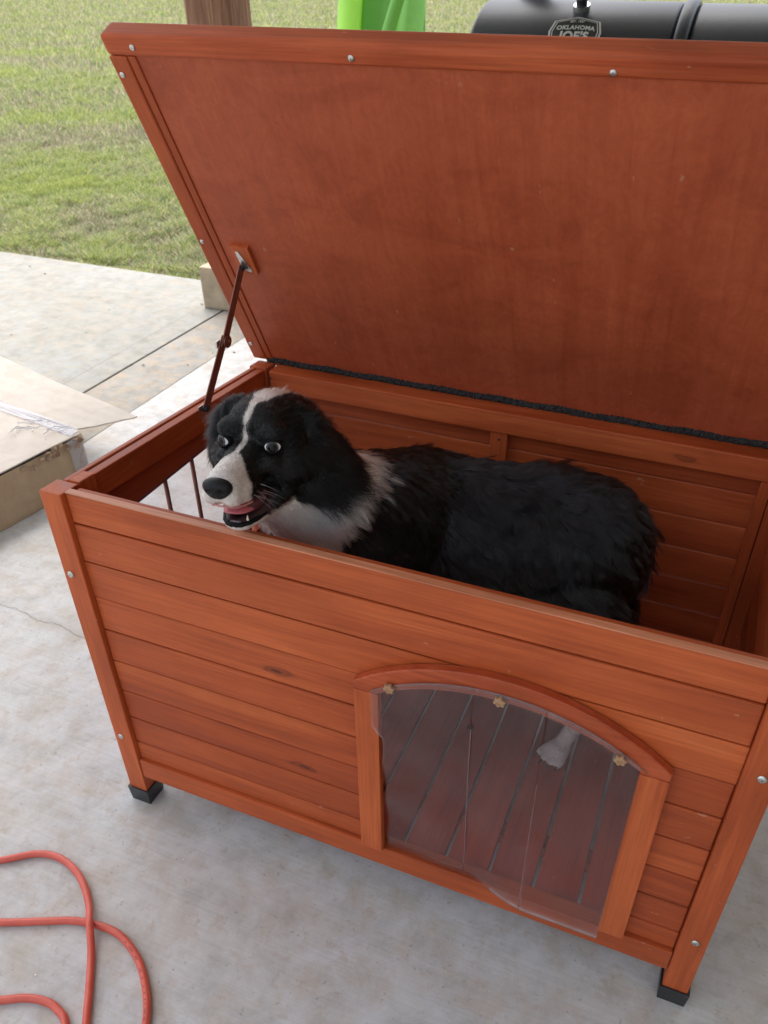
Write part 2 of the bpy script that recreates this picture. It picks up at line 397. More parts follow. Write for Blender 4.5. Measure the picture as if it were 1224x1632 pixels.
for i in range(9):
    zt, zb = ZL[i] - g, ZL[i + 1] + g
    yj = random.uniform(-.0006, .0006)
    if i < 2:
        siding(X0, X1, zb, zt, yj)
    elif i == 2:
        hwz = math.sqrt(mr * mr - (zb - mcz) ** 2)
        a0 = math.asin(hwz / mr)
        cut = [(xc + mr * math.sin(a), mcz + mr * math.cos(a)) for a in np.linspace(-a0, a0, 20)]
        prism('plank', [(X0, zb)] + cut + [(X1, zb), (X1, zt), (X0, zt)], FY0 + yj, FY1, WX, kennel, 0)
    else:
        siding(X0, xc - .205, zb, zt, yj)
        siding(xc + .205, X1, zb, zt, yj * .5)
WRIM = wood('rim_highlight_wood', 'x', lo=(.58, .20, .09), mid=(.70, .29, .15), hi=(.78, .40, .24), knots=False, rough=.4)  # sky highlight along the front rim, put into a paler wood colour
box('rim_highlight', X0 + .0005, X1 - .0005, FY0 - .0008, FY1 + .0008, H - .0006, H + .0012, WRIM, kennel, .0008)
box('bottom_rail', X0, X1, .002, .030, .0826, .1328, WX, kennel, .002)
box('top_rail', X0 + .004, X1 - .004, .0215, .036, .690, .7275, WX, kennel, .002)
box('door_lining', xc - .223, xc - .206, .0205, .034, .134, .50, WZ, kennel, .001)
box('door_lining', xc + .206, xc + .223, .0205, .034, .134, .50, WZ, kennel, .001)
# door surround
dtrim = box('door_jamb', xc - .225, xc - .186, -.006, .0085, .1335, .518, WZ, kennel, .002)
box('door_jamb', xc + .186, xc + .225, -.006, .0085, .1335, .518, WZ, kennel, .002)
ro, co = arc(.225, .533, .615); ri, ci = arc(.186, .522, .577)
ao, ai = math.asin(.225 / ro), math.asin(.186 / ri)
outl = [(xc - .225, .519)] + [(xc + ro * math.sin(a), co + ro * math.cos(a)) for a in np.linspace(-ao, ao, 28)] + [(xc + .225, .519), (xc + .186, .519)] + [(xc + ri * math.sin(a), ci + ri * math.cos(a)) for a in np.linspace(ai, -ai, 28)] + [(xc - .186, .519)]
prism('door_arch', outl, -.0065, .0085, WTX, kennel, .0018)
# side walls
def side_wall(xa, xb, xi0, xi1, opening):
    for i in range(9):
        y0, y1 = .042, D - .042
        t = lambda y: (hz(y) if i == 0 else ZL[i]) - g
        zb = ZL[i + 1] + g
        if opening and 2 <= i <= 5:
            spans = [(y0, .105), (.545, y1)]
        else: spans = [(y0, y1)]
        for a, b in spans:
            hexa('side_plank', [(xa, a, zb), (xb, a, zb), (xb, b, zb), (xa, b, zb), (xa, a, t(a)), (xb, a, t(a)), (xb, b, t(b)), (xa, b, t(b))], WY, kennel, .0018, 1)
    for a, b, dz in ((.078, D - .042, -.003),):
        hexa('side_rail', [(xi0, a, .680 - (.02 * 0)), (xi1, a, .680), (xi1, b, .640), (xi0, b, .640), (xi0, a, hz(a) + dz), (xi1, a, hz(a) + dz), (xi1, b, hz(b) + dz), (xi0, b, hz(b) + dz)], WY, kennel, .002)
    hexa('stile', [(xi0, .0425, .14), (xi1 + .004 * (1 if xi1 < .5 else 0), .0425, .14), (xi1 + .004 * (1 if xi1 < .5 else 0), .0765, .14), (xi0, .0765, .14), (xi0, .0425, hz(.0425) + .0015), (xi1 + .004 * (1 if xi1 < .5 else 0), .0425, hz(.0425) + .0015), (xi1 + .004 * (1 if xi1 < .5 else 0), .0765, hz(.0765) + .0015), (xi0, .0765, hz(.0765) + .0015)], WZ, kennel, .002)
    box('side_bottom_rail', min(xa, xi0), max(xb, xi1), .042, D - .042, .085, .131, WY, kennel, .002)
side_wall(.006, .017, .0185, .036, True)
side_wall(W - .017, W - .006, W - .036, W - .0185, False)
# the side opening: frame, two bars, clear flap
for a, b in ((.105, .118), (.532, .545)): box('window_jamb', .003, .0215, a, b, .319, .603, WZ, kennel, .001)
box('window_sill', .003, .0215, .118, .532, .319, .332, WY, kennel, .001)
for y in (.178, .262, .346, .430, .505):
    cyl('window_bar', (.012, y, .328), (.012, y, .606), .0042, M_stay, kennel, 12, True)
# back wall
for i in range(1, 9):
    zt = (.6445 if i == 1 else ZL[i]) - g; zb = ZL[i + 1] + g
    box('back_plank', X0, X1, D - .020, D - .009, zb, zt, WX, kennel, .0018, 1)
box('back_rail', X0 + .006, X1 - .006, D - .042, D + .004, .646, HB - .001, WX, kennel, .003)
box('back_bottom_rail', X0, X1, D - .030, D - .002, .0826, .1328, WX, kennel, .002)
box('batten', .527, .561, D - .034, D - .0215, .14, .644, WZ, kennel, .0015)
box('corner_batten', .0415, .060, D - .042, D - .0215, .14, .645, WZ, kennel, .0015)
box('corner_batten', W - .060, W - .0415, D - .042, D - .0215, .14, .645, WZ, kennel, .0015)
# floor slats run front to back
nsl = 13; x = .040; pitch = (W - .08) / nsl
for k in range(nsl):
    box('floor_slat', x + k * pitch + .003, x + (k + 1) * pitch - .003, .032, D - .032, .112 + random.uniform(-.001, .001), .126, WFL, kennel, .0015)
for y in (.12, .50): box('floor_beam', .042, W - .042, y, y + .03, .084, .111, WX, kennel, .001)
for p in ((.0145, 0, .578), (.016, 0, .192), (W - .0175, 0, .568), (W - .0175, 0, .185)):
    screw('bolt', (p[0], p[1] - .0003, p[2]), (0, -1, 0), .0062, M_metal, kennel)
screw('bolt', (.544, D - .0345, .628), (0, -1, 0), .0025, M_black, kennel)
screw('bolt', (.049, D - .0425, .675), (0, -1, 0), .0028, M_black, kennel)

# clear plastic door flap
def plastic(name, haze=.025, rough=.05, tint=(.93, .91, .92)):
    m, nt, b = new_mat(name); nt.nodes.remove(b)
    tr = N(nt, 'ShaderNodeBsdfTransparent'); tr.inputs[0].default_value = (*tint, 1)
    gl = N(nt, 'ShaderNodeBsdfGlossy'); gl.inputs['Roughness'].default_value = rough; gl.inputs[0].default_value = (1, 1, 1, 1)
    df = N(nt, 'ShaderNodeBsdfDiffuse'); df.inputs[0].default_value = (.72, .70, .72, 1)
    lw = N(nt, 'ShaderNodeLayerWeight'); lw.inputs[0].default_value = .5; fr_out = ramp(nt, lw.outputs['Facing'], [(.0, .02), (.5, .035), (.85, .30), (1, .8)])
    nz = noise(nt, mapped(nt, (1, 1, 1)), 9, 4, .6)
    a = N(nt, 'ShaderNodeMixShader'); nt.links.new(ramp(nt, nz, [(.3, haze * .6), (.7, haze * 1.4)]), a.inputs[0])
    nt.links.new(tr.outputs[0], a.inputs[1]); nt.links.new(df.outputs[0], a.inputs[2])
    c = N(nt, 'ShaderNodeMixShader'); nt.links.new(fr_out, c.inputs[0]); nt.links.new(a.outputs[0], c.inputs[1]); nt.links.new(gl.outputs[0], c.inputs[2])
    nt.links.new(c.outputs[0], nt.nodes['Material Output'].inputs[0]); return m
M_flap = plastic('clear_vinyl')
M_edge = plain('vinyl_edge', (.22, .16, .17), .25)
fr_, fc_ = arc(.196, .527, .594)
def flap_top(x): return fc_ + math.sqrt(max(fr_ ** 2 - (x - xc) ** 2, 0))
def flap_piece(name, xa, xb, zb_fn, off_fn, n=26, mz=26, xa_fn=None, thick=.0011):
    bm = bmesh.new(); rows = []
    for s in (0, 1):
        gr = []
        for i in range(n + 1):
            u = i / n; col = []
            for j in range(mz + 1):
                v = j / mz; xl = xa_fn(v) if xa_fn else xa
                x = xl + (xb - xl) * u; z1 = flap_top(min(max(x, xc - .196), xc + .196)); z0 = zb_fn(x); z = z1 + (z0 - z1) * v
                col.append(bm.verts.new((x, off_fn(x, z) - s * thick, z)))
            gr.append(col)
        rows.append(gr)
    a, b = rows
    for i in range(n):
        for j in range(mz):
            bm.faces.new((a[i][j], a[i + 1][j], a[i + 1][j + 1], a[i][j + 1])); bm.faces.new((b[i][j], b[i][j + 1], b[i + 1][j + 1], b[i + 1][j]))
    rim = [(i, 0) for i in range(n)] + [(n, j) for j in range(mz)] + [(i, mz) for i in range(n, 0, -1)] + [(0, j) for j in range(mz, 0, -1)]
    for (i, j), (k, l) in zip(rim, rim[1:] + rim[:1]):
        bm.faces.new((a[i][j], a[k][l], b[k][l], b[i][j]))
    return bm_obj(name, bm, M_flap, kennel, True)
sst = lambda t: max(0, min(1, t)) ** 2 * (3 - 2 * max(0, min(1, t)))
front = -.0085
# left part: the low edge is pushed in through the doorway and curls
offL = lambda x, z: front + sst((.47 - z) / .33) * (.016 + .002 * math.sin((x - .55) * 42)) + .0010 * math.sin(z * 60) * sst((.50 - z) / .1) * sst((.62 - x) / .06)
fA = flap_piece('door_flap', xc - .196, .6945, lambda x: .137, offL, xa_fn=lambda v: xc - .196 + .016 * sst((v - .18) / .1) + .0022 * math.sin(v * 25) * (v > .2))
offM = lambda x, z: front + sst((.47 - z) / .33) * (.016 - .016 * sst((x - .70) / .10)) + .001 * math.sin(z * 30)
fB = flap_piece('door_flap', .6955, .7955, lambda x: .136 - .017 * sst((x - .69) / .105), offM)
offR = lambda x, z: front - .0012 - .0015 * math.sin((z - .1) * 9) * sst((.5 - z) / .3)
fC = flap_piece('door_flap', .7965, xc + .186, lambda x: .118, offR)
# welded slit edge and punched hole
hole = bmesh.new()
for k in range(16):
    pass
bm = bmesh.new()
cc = Vector((.6945, front - .003, .517)); ringA = [cc + Vector((.0035 * math.cos(2 * math.pi * k / 16), 0, .0035 * math.sin(2 * math.pi * k / 16))) for k in range(17)]
hole.free(); tube(None, ringA, .0009, None, sides=6, bm=bm); bm_obj('slit_eyelet', bm, M_black, kennel, True)
tube('slit_edge', [(.6950, offL(.694, z) - .0012, z) for z in np.linspace(.512, .150, 16)], .0008, M_edge, kennel, 6)
tube('slit_edge', [(.7960, offR(.80, z) - .0008, z) for z in np.linspace(.44, .125, 12)], .0006, M_edge, kennel, 6)
tube('flap_edge', [(xc + x, front - .0014, flap_top(xc + x)) for x in np.linspace(-.195, .195, 30)], .0006, M_edge, kennel, 6)
# six lobed knobs that hold the flap
for (kx, kz) in ((.573, .546), (.732, .583), (.897, .541)):
    bm = bmesh.new(); rings = []
    for (rs, y) in ((1, 0), (1.02, -.003), (.92, -.0052), (.45, -.0058), (.40, -.0047)):
        rings.append([bm.verts.new((rs * (.0078 + .0014 * math.cos(6 * a)) * math.cos(a), y, rs * (.0078 + .0014 * math.cos(6 * a)) * math.sin(a))) for a in [2 * math.pi * k / 36 for k in range(36)]])
    for a, b in zip(rings, rings[1:]):
        for k in range(36): bm.faces.new((a[k], a[(k + 1) % 36], b[(k + 1) % 36], b[k]))
    bm.faces.new(rings[0]); bm.faces.new(rings[-1])
    ko = bm_obj('flap_knob', bm, M_brass, kennel, False); ko.location = (kx, front - .0014, kz)
    ko.rotation_euler.y = random.random()
# side flap, seen edge on through the window
sf = box('side_flap', .0235, .0243, .150, .50, .36, .618, M_flap, kennel, 0)
tube('side_flap_edge', [(.0246, .150, .37), (.0246, .150, .618), (.0246, .50, .618)], .0007, plain('violet_edge', (.10, .06, .16), .3), kennel, 6)

# ---- lid: local frame x along the hinge, y up the lid, z out of its underside
TH = 2.036804
lid = box('lid', .012, W - .012, 0, .660, 0, .001, WPLY, None, 0)
bpy.data.objects.remove(lid)
def lid_mesh():
    bm = bmesh.new(); bmesh.ops.create_cube(bm, size=1)
    for v in bm.verts: v.co = Vector((W / 2 + v.co.x * (W - .03), .322 + v.co.y * .674, -.0095 + v.co.z * .010))
    return bm
lid = bm_obj('lid', lid_mesh(), WPLY, kennel); lid.location = (0, D, HB); lid.rotation_euler = (TH, 0, 0)
box('lid_rail', -.012, W + .012, .642, .672, -.036, .0, WTX, lid, .008, 4)  # end rail takes the lighter wood: sky sheen put into its colour
for (a, b, c, d) in ((-.012, .020, .0205, .034), (W - .020, W + .012, W - .034, W - .0205)):
    box('lid_rail', a, b, .004, .6415, -.036, .0, WY, lid, .004, 3)
    box('lid_batten', c, d, .006, .6415, -.0095, -.0018, WY, lid, .0015)
box('lid_rail', .0345, W - .0345, .645, .6415, -.012, -.003, WX, lid, .001) if False else None
box('roof_felt', -.010, W + .010, .002, .640, -.0405, -.0365, plain('green_roof_felt', (.06, .08, .06), .95, var=.4, scale=120), lid, .001)
for (sx, ss) in ((.039, .656), (.378, .654), (.713, .650), (-.001, .615), (-.001, .312), (-.001, .05), (1.04, .65), (W + .001, .61), (W + .001, .31)):
    screw('screw', (sx, ss, .0), (0, 0, 1), .0046, M_metal, lid)
hexa('bracket_block', [(.056, .251, -.006), (.093, .251, -.006), (.093, .312, -.006), (.056, .312, -.006), (.056, .251, .003), (.093, .251, .003), (.093, .312, .003), (.056, .312, .003)], WY, lid, .0015)
bm = bmesh.new(); v = [bm.verts.new(p) for p in ((.064, .302, 0), (.070, .303, 0), (.0845, .262, 0), (.082, .257, 0), (.066, .262, 0))]
f = bm.faces.new(v); r = bmesh.ops.extrude_face_region(bm, geom=[f])
for q in r['geom']:
    if isinstance(q, bmesh.types.BMVert): q.co.z = .0015
pl = bm_obj('bracket_plate', bm, M_metal, lid); pl.location.z = .0031
screw('screw', (.076, .268, .0045), (0, 0, 1), .0022, M_black, lid)
# bitumen strip along the hinge
bm = bmesh.new(); n = 420; rows = []
for i in range(n + 1):
    x = .022 + (W - .044) * i / n; k = 4 + 0 * i; row = []
    for j in range(7):
        a = j / 6; row.append(bm.verts.new((x, .0035 + (a - .5) * (.015 + random.uniform(-.0035, .0035)) + .0015 * math.sin(i * .13), -.0040 + .0075 * math.sin(a * math.pi) + random.uniform(-.0014, .0022))))
    rows.append(row)
for a, b in zip(rows, rows[1:]):
    for j in range(6): bm.faces.new((a[j], a[j + 1], b[j + 1], b[j]))
bm_obj('seal_strip', bm, plain('bitumen', (.013, .012, .012), .75, bmp=.3, scale=200), lid)
# folding lid stay: two flat bars with a riveted joint
def bar(name, a, b, w0, t, mat, parent):
    a, b = Vector(a), Vector(b); d = (b - a).normalized(); s = Vector((1, 0, 0)); s = (s - d * s.dot(d)).normalized(); u = d.cross(s)
    pts = []
    for p in (a, b):
        pts.append([p - s * t - u * w0, p + s * t - u * w0, p + s * t + u * w0, p - s * t + u * w0])
    return hexa(name, pts[0] + pts[1], mat, parent, .0006)
A = Vector((.066, .512, .930)); B = Vector((.050, .452, .806)); E = Vector((.042, .377, .703))
bar('lid_stay', A, B - (A - B).normalized() * .010, .0092, .0012, M_stay, kennel)
bar('lid_stay', B + (A - B).normalized() * .010 + Vector((-.0028, 0, 0)), E + Vector((-.0015, 0, 0)), .0098, .0012, M_stay, kennel)
cyl('stay_joint', B + Vector((.0015, .004, 0)), B + Vector((.0045, .004, 0)), .0115, M_stay, kennel, 28, bev=.0006)
cyl('stay_rivet', B + Vector((.0046, .006, 0)), B + Vector((.0065, .006, 0)), .0030, M_metal, kennel, 16, bev=.0004)
bx = box('stay_latch', .0405, .0455, .433, .445, .799, .812, M_metal, kennel, .0015)
cyl('stay_pivot', A + Vector((0, .012, .006)), A - Vector((0, .002, .006)), .0048, M_black, kennel, 16, bev=.001)
cyl('stay_pivot', (.0365, .377, .703), (.046, .377, .703), .0062, M_black, kennel, 20, bev=.001)
box('stay_plate', .0362, .0376, .360, .386, .692, .712, M_metal, kennel, .0004)

#DOG
# ------------------------------------------------------------------ dog
def on_ray(px, py, Y):
    d = cr * ((px - 651.73) / F_PX) - cu * ((py - 866.76) / F_PX) + cf
    return CAM + d * ((Y - CAM.y) / d.y)
def cam_vec(a, b, c): return (cr * a + cu * b - cf * c)
hf = cam_vec(-.31, -.44, .85).normalized()                   # where the nose points
he = cam_vec(.94, -.16, .29); he = (he - hf * he.dot(hf)).normalized()   # towards the dog's left
hu = he.cross(hf).normalized()
if hu.z < 0: hu = -hu
HO = on_ray(400, 706, .075)                                   # midpoint between the eyes
HM = Matrix((he, hf, hu)).transposed()
def hl(x, y, z): return HO + HM @ Vector((x, y, z))
claws = []; shapes = []                                                   # (centre, radii, rotation)
def ell(c, r, rot=None): shapes.append((Vector(c), r if hasattr(r, '__len__') else (r, r, r), rot or Matrix.Identity(3)))
def chain(pts, rad, step=.3):
    pts = [Vector(p) for p in pts]
    for (a, b, ra, rb) in zip(pts, pts[1:], rad, rad[1:]):
        n = max(2, int((a - b).length / (min(ra, rb) * step)))
        for i in range(n + 1):
            t = i / n; ell(a.lerp(b, t), ra + (rb - ra) * t)
# trunk
ell((.47, .37, .52), (.135, .115, .150)); ell((.44, .34, .56), (.10, .10, .11))
chain([(.48, .375, .575), (.60, .385, .572), (.70, .39, .580), (.750, .39, .580)], [.112, .116, .118, .115], .35)
ell((.60, .385, .53), (.18, .115, .12)); ell((.765, .39, .53), (.072, .115, .140)); ell((.755, .39, .575), (.10, .112, .108))
ell((.475, .365, .645), (.055, .055, .050)); ell((.715, .39, .625), (.065, .072, .060))
# neck
nb = hl(0, -.085, -.02)
chain([(.47, .355, .595), (.435, .27, .645), (.395, .180, .700), tuple(nb)], [.110, .092, .078, .064], .3)
chain([tuple(hl(0, -.05, -.07)), (.42, .20, .62), (.43, .27, .52)], [.052, .08, .10], .35)
# legs
for s in (-1, 1):
    y = .37 + s * .075
    chain([(.45, y, .47), (.455, y + s * .008, .375), (.40, y, .24), (.375, y, .165)], [.062, .040, .024, .021])
    ell((.355, y, .146), (.034, .026, .020))
    for t in (-1.5, -.5, .5, 1.5): ell((.330 - .006 * (abs(t) < 1), y + t * .0125, .140), (.017, .0085, .0135))
    y = .39 + s * .080
    chain([(.77, y, .50), (.71, y + s * .01, .385)], [.088, .058]); chain([(.71, y + s * .01, .385), (.835, y, .275)], [.055, .027])
    an = Vector((.800, y + .045, .175)); pd = Vector((-.42, -.9, 0)).normalized() if s < 0 else Vector((-1, -.1, 0)); ps = pd.cross(Vector((0, 0, 1)))
    chain([(.835, y, .275), tuple(an)], [.026, .0165]); pm = an + pd * .030 - Vector((0, 0, .028))
    chain([tuple(an), tuple(pm)], [.0165, .0165]); ell(pm + pd * .012, (.0195, .0195, .0135))
    for t in (-1.5, -.5, .5, 1.5):
        q = pm + pd * (.030 + .006 * (abs(t) < 1)) + ps * t * .0155 - Vector((0, 0, .006)); chain([tuple(pm + ps * t * .0085), tuple(q), tuple(q + pd * .010 - Vector((0, 0, .001)))], [.0085, .0076, .0060], .4); claws.append((q + pd * .014, pd))
# tail
chain([(.80, .39, .56), (.825, .40, .50), (.835, .42, .40), (.835, .43, .32)], [.034, .030, .028, .014])
# head
HR = HM
def hell(c, r, rot=None): ell(hl(*c), r, HR @ rot if rot else HR)
def hchain(p, r, step=.3): chain([tuple(hl(*q)) for q in p], r, step)
hell((0, -.060, .002), (.059, .070, .051)); hell((0, -.030, .020), (.044, .040, .030))
for s in (-1, 1):
    hell((s * .029, -.006, .018), (.021, .022, .0145))                 # brow
    hell((s * .043, -.040, -.030), (.031, .050, .036))                # cheek
    hell((s * .030, .002, -.019), (.019, .028, .013))                 # under the eye
    hell((s * .0175, .054, -.042), (.0155, .034, .0175))                # upper lips
    hell((s * .013, .082, -.041), (.015, .017, .016))
    hchain([(s * .033, -.015, -.072), (s * .021, .030, -.090), (s * .010, .055, -.095)], [.017, .0110, .0092], .35)   # jaw
hchain([(0, -.012, -.020), (0, .038, -.027), (0, .074, -.030)], [.033, .0275, .0245])
hell((0, .036, -.099), (.019, .032, .0078)); hell((0, -.02, -.075), (.030, .035, .018))
# ears
def rotx(a): return Matrix.Rotation(a, 3, 'X')
def roty(a): return Matrix.Rotation(a, 3, 'Y')
def rotz(a): return Matrix.Rotation(a, 3, 'Z')
# image-left ear folds out and down; image-right one is swept back
hchain([(-.046, -.060, .026), (-.064, -.055, .020)], [.017, .013]); 
hell((-.070, -.045, -.006), (.010, .024, .033), roty(.15)); hell((-.073, -.035, -.032), (.008, .017, .026), roty(.0))
hchain([(.040, -.060, .026), (.058, -.068, .018)], [.015, .012]); 
hell((.067, -.072, -.008), (.010, .025, .032), roty(-.30)); hell((.075, -.072, -.038), (.008, .018, .028), roty(-.2))
bm = bmesh.new()
for c, r, rot in shapes:
    M = Matrix.Translation(c) @ rot.to_4x4() @ Matrix.Diagonal((*r, 1))
    bmesh.ops.create_icosphere(bm, subdivisions=3, radius=1, matrix=M)
me = bpy.data.meshes.new('body'); bm.to_mesh(me); bm.free()
tmp = bpy.data.objects.new('body', me); C.objects.link(tmp)
rm = tmp.modifiers.new('r', 'REMESH'); rm.mode = 'VOXEL'; rm.voxel_size = .0036
sm = tmp.modifiers.new('s', 'SMOOTH'); sm.factor = .5; sm.iterations = 9
dg = bpy.context.evaluated_depsgraph_get()
me2 = bpy.data.meshes.new_from_object(tmp.evaluated_get(dg)); bpy.data.objects.remove(tmp)
me2.name = 'body'
nv = len(me2.vertices); P = np.empty(nv * 3, np.float32); me2.vertices.foreach_get('co', P); P = P.reshape(-1, 3).astype(float)
HMn = np.array(HM); HOn = np.array(HO)
def head_local(p): return (p - HOn) @ HMn          # columns are e, f, u
def sstep(a, b, t):
    t = np.clip((t - a) / (b - a), 0, 1); return t * t * (3 - 2 * t)
neck_a, neck_b = np.array(hl(0, -.085, -.02)), np.array([.47, .36, .56])
nk = neck_b - neck_a; nkl = np.linalg.norm(nk); nk = nk / nkl
def wob(p, f, s=0.): return np.sin(p[:, 0] * f + 1.3 + s) * np.sin(p[:, 1] * f * 1.1 + 2.1 + s) + .6 * np.sin(p[:, 2] * f * 1.7 + .4 + s + p[:, 0] * f * .6)
def marking(p):
    """1 where the coat is white"""
    h = head_local(p); x, y, z = h.T; ax = np.abs(x + .002); wb = wob(p, 160) * .0018
    head = (y > -.135) & (np.linalg.norm(h, axis=1) < .19)
    # blaze, narrow between the eyes and wide on the crown
    bw = np.where(y > .0, .0040 + .034 * sstep(.034, .074, y), .0040 + .017 * sstep(-.005, -.070, y))
    blaze = sstep(.0035, -.0035, ax - bw - wb) * sstep(-.125, -.105, y) * (z > -.02 - 2 * np.clip(y, 0, 1))
    muzz = sstep(-.004, .004, y - .056 - .55 * np.clip(-.030 - z, 0, .02) - .25 * np.clip(ax - .012, 0, .03) + wb)
    chin = sstep(.004, -.004, z + .078 + .12 * (y + .03)) * (y > -.085) * (ax < .04)
    hw = np.maximum(np.maximum(blaze, muzz), chin) * head
    # collar and chest
    t = (p - neck_a) @ nk / nkl; rad = p - (neck_a + np.clip((p - neck_a) @ nk, 0, None)[:, None] * nk)
    t = t + .045 * wob(p, 22) - .9 * np.clip(p[:, 1] - .30, 0, 1)
    under = np.clip(-(rad[:, 2]) * 4.2 - rad[:, 1] * 2.0, -.5, .8)
    coll = sstep(.165 - .40 * np.clip(under, 0, 1), .195 - .40 * np.clip(under, 0, 1), t) * sstep(.375 + .08 * np.clip(under, 0, 1), .345 + .08 * np.clip(under, 0, 1), t)
    coll *= (p[:, 0] < .60)
    ear = (h[:, 0] > .055) & (h[:, 1] > -.13) & (h[:, 2] > -.07) & (h[:, 1] > -.105) | (h[:, 0] < -.055)
    coll = coll * (1 - (np.linalg.norm(h - np.array([0, -.05, .01]), axis=1) < .088) * (z > -.066))
    ruff = (np.linalg.norm(h - np.array([.055, -.075, -.045]), axis=1) + 1.5 * wb < .064) & (x > .012)
    coll = coll * (1 - ruff)
    coll = np.where(ear & (z > -.05), 0, coll)
    toes = sstep(.235, .215, p[:, 2]) * (p[:, 2] < .25)
    return np.clip(np.maximum(np.maximum(hw, coll), toes), 0, 1)
Wt = marking(P)
hL = head_local(P)
pink = np.array([.62, .30, .27]); whs = np.array([.60, .54, .50]); blk = np.array([.010, .010, .011])
base = blk[None] * (1 - Wt[:, None]) + whs[None] * Wt[:, None]
# bare pink skin on the lips and beside the nose
lip = sstep(.010, .0, np.abs(hL[:, 2] + .061 - .06 * (hL[:, 1] - .06))) * (hL[:, 1] > .045) * .8
base = base * (1 - lip[:, None]) + pink[None] * lip[:, None]
darklip = sstep(.012, .002, np.abs(hL[:, 2] + .084)) * (hL[:, 1] > -.02) * (hL[:, 1] < .075)
base = base * (1 - darklip[:, None] * .9) + np.array([.03, .02, .022])[None] * darklip[:, None] * .9
inm = (hL[:, 2] < -.062) & (hL[:, 2] > -.0915) & (hL[:, 1] > -.015) & (hL[:, 1] < .068) & (np.abs(hL[:, 0]) < .036)
base = np.where(inm[:, None], np.array([.035, .012, .014])[None], base)
at = me2.color_attributes.new('coat', 'FLOAT_COLOR', 'POINT')
at.data.foreach_set('color', np.concatenate([base, np.ones((nv, 1))], 1).astype(np.float32).ravel())
def coat_mat():
    m, nt, b = new_mat('dog_skin'); a = N(nt, 'ShaderNodeAttribute'); a.attribute_name = 'coat'
    nt.links.new(a.outputs['Color'], b.inputs['Base Color']); b.inputs['Roughness'].default_value = .55
    b.inputs['Specular IOR Level'].default_value = .3
    return m
dog = empty('dog', (.62, .37, .126)); tag(dog, 'black and white long haired collie dog standing inside the wooden dog house', 'dog')
def child(o):
    o.parent = dog; o.matrix_parent_inverse = Matrix.Translation(dog.location).inverted(); return o
body = child(link('body', me2, coat_mat(), None, True))
# ---- face details
M_nose = plain('nose_leather', (.007, .007, .008), .38, var=.4, scale=420, bmp=.35); M_nose.node_tree.nodes['Principled BSDF'].inputs['Specular IOR Level'].default_value = .22
M_lid = plain('eyelid_skin', (.004, .004, .005), .6); M_lid.node_tree.nodes['Principled BSDF'].inputs['Specular IOR Level'].default_value = .15; M_pink = plain('pink_lip', (.50, .20, .19), .5)
def head_obj(name, bm, mat, smooth=True):
    for v in bm.verts: v.co = hl(*v.co)
    return child(bm_obj(name, bm, mat, None, smooth))
bm = bmesh.new(); bmesh.ops.create_uvsphere(bm, u_segments=40, v_segments=28, radius=1)
for v in bm.verts:
    x, y, z = v.co
    wdt = .0205 * (1 + .22 * z) ; q = Vector((x * wdt, y * .0125, z * .0145))
    for s in (-1, 1):                                           # nostrils
        d = ((q.x - s * .0085) ** 2 / .0042 ** 2 + (q.z + .0018) ** 2 / .0034 ** 2)
        if y > 0: q.y -= .0075 * math.exp(-d)
    q.y -= .0022 * math.exp(-(q.x / .0013) ** 2) * (y > 0) * (z < .3)
    v.co = q + Vector((0, .0945, -.0285))
head_obj('nose', bm, M_nose)
def eye_mat(gaze):
    m, nt, b = new_mat('eye'); mp = mapped(nt, (1, 1, 1))
    dt = N(nt, 'ShaderNodeVectorMath', operation='DOT_PRODUCT'); dt.inputs[1].default_value = gaze
    nm = N(nt, 'ShaderNodeVectorMath', operation='NORMALIZE'); nt.links.new(mp, nm.inputs[0]); nt.links.new(nm.outputs[0], dt.inputs[0])
    c = ramp(nt, dt.outputs['Value'], [(.715, (.72, .71, .72)), (.745, (.20, .19, .21)), (.77, (.03, .028, .03)), (.81, (.10, .09, .09)), (.86, (.06, .05, .05)), (.885, (.003, .003, .004))])
    nt.links.new(c, b.inputs['Base Color']); b.inputs['Roughness'].default_value = .07; b.inputs['Specular IOR Level'].default_value = .25
    return m
for s in (-1, 1):
    c = Vector((s * .0345, .0030, .0015)); ax = Vector((s * .40, .90, .12)).normalized()
    bm = bmesh.new(); bmesh.ops.create_uvsphere(bm, u_segments=32, v_segments=24, radius=.0125)
    me_ = bpy.data.meshes.new('eyeball'); bm.to_mesh(me_); bm.free()
    gz = (HM @ Vector((s * .40 - .02 , .92, .08))).normalized()
    eo = link('eyeball', me_, eye_mat(gz), None, True); eo.matrix_world = Matrix.Translation(hl(*c)); child(eo)
    # lids: a dark shell over the ball with an almond opening
    bm = bmesh.new(); X = ax.cross(Vector((0, 0, 1))).normalized() * 1; Z = X.cross(ax)
    rows = []
    for q in range(9):
        row = []
        for k in range(40):
            a = 2 * math.pi * k / 40; ca, sa = math.cos(a), math.sin(a)
            r0 = 1 / math.sqrt((ca / .78) ** 2 + (sa / (.56 if sa > 0 else .50)) ** 2)
            r0 *= 1 + .10 * abs(ca) ** 6
            th0 = math.asin(min(r0, .97)); th_ = th0 + (R(105) - th0) * (q / 8) ** 1.3
            rad = .01275 + .0006 * math.sin(min(q / 2.5, 1) * math.pi / 2)
            if q == 0: rad = .0124
            row.append(bm.verts.new(c + (X * ca + Z * sa) * math.sin(th_) * rad + ax * math.cos(th_) * rad))
        rows.append(row)
    for r1, r2 in zip(rows, rows[1:]):
        for k in range(40): bm.faces.new((r1[k], r1[(k + 1) % 40], r2[(k + 1) % 40], r2[k]))
    head_obj('eyelid', bm, M_lid)
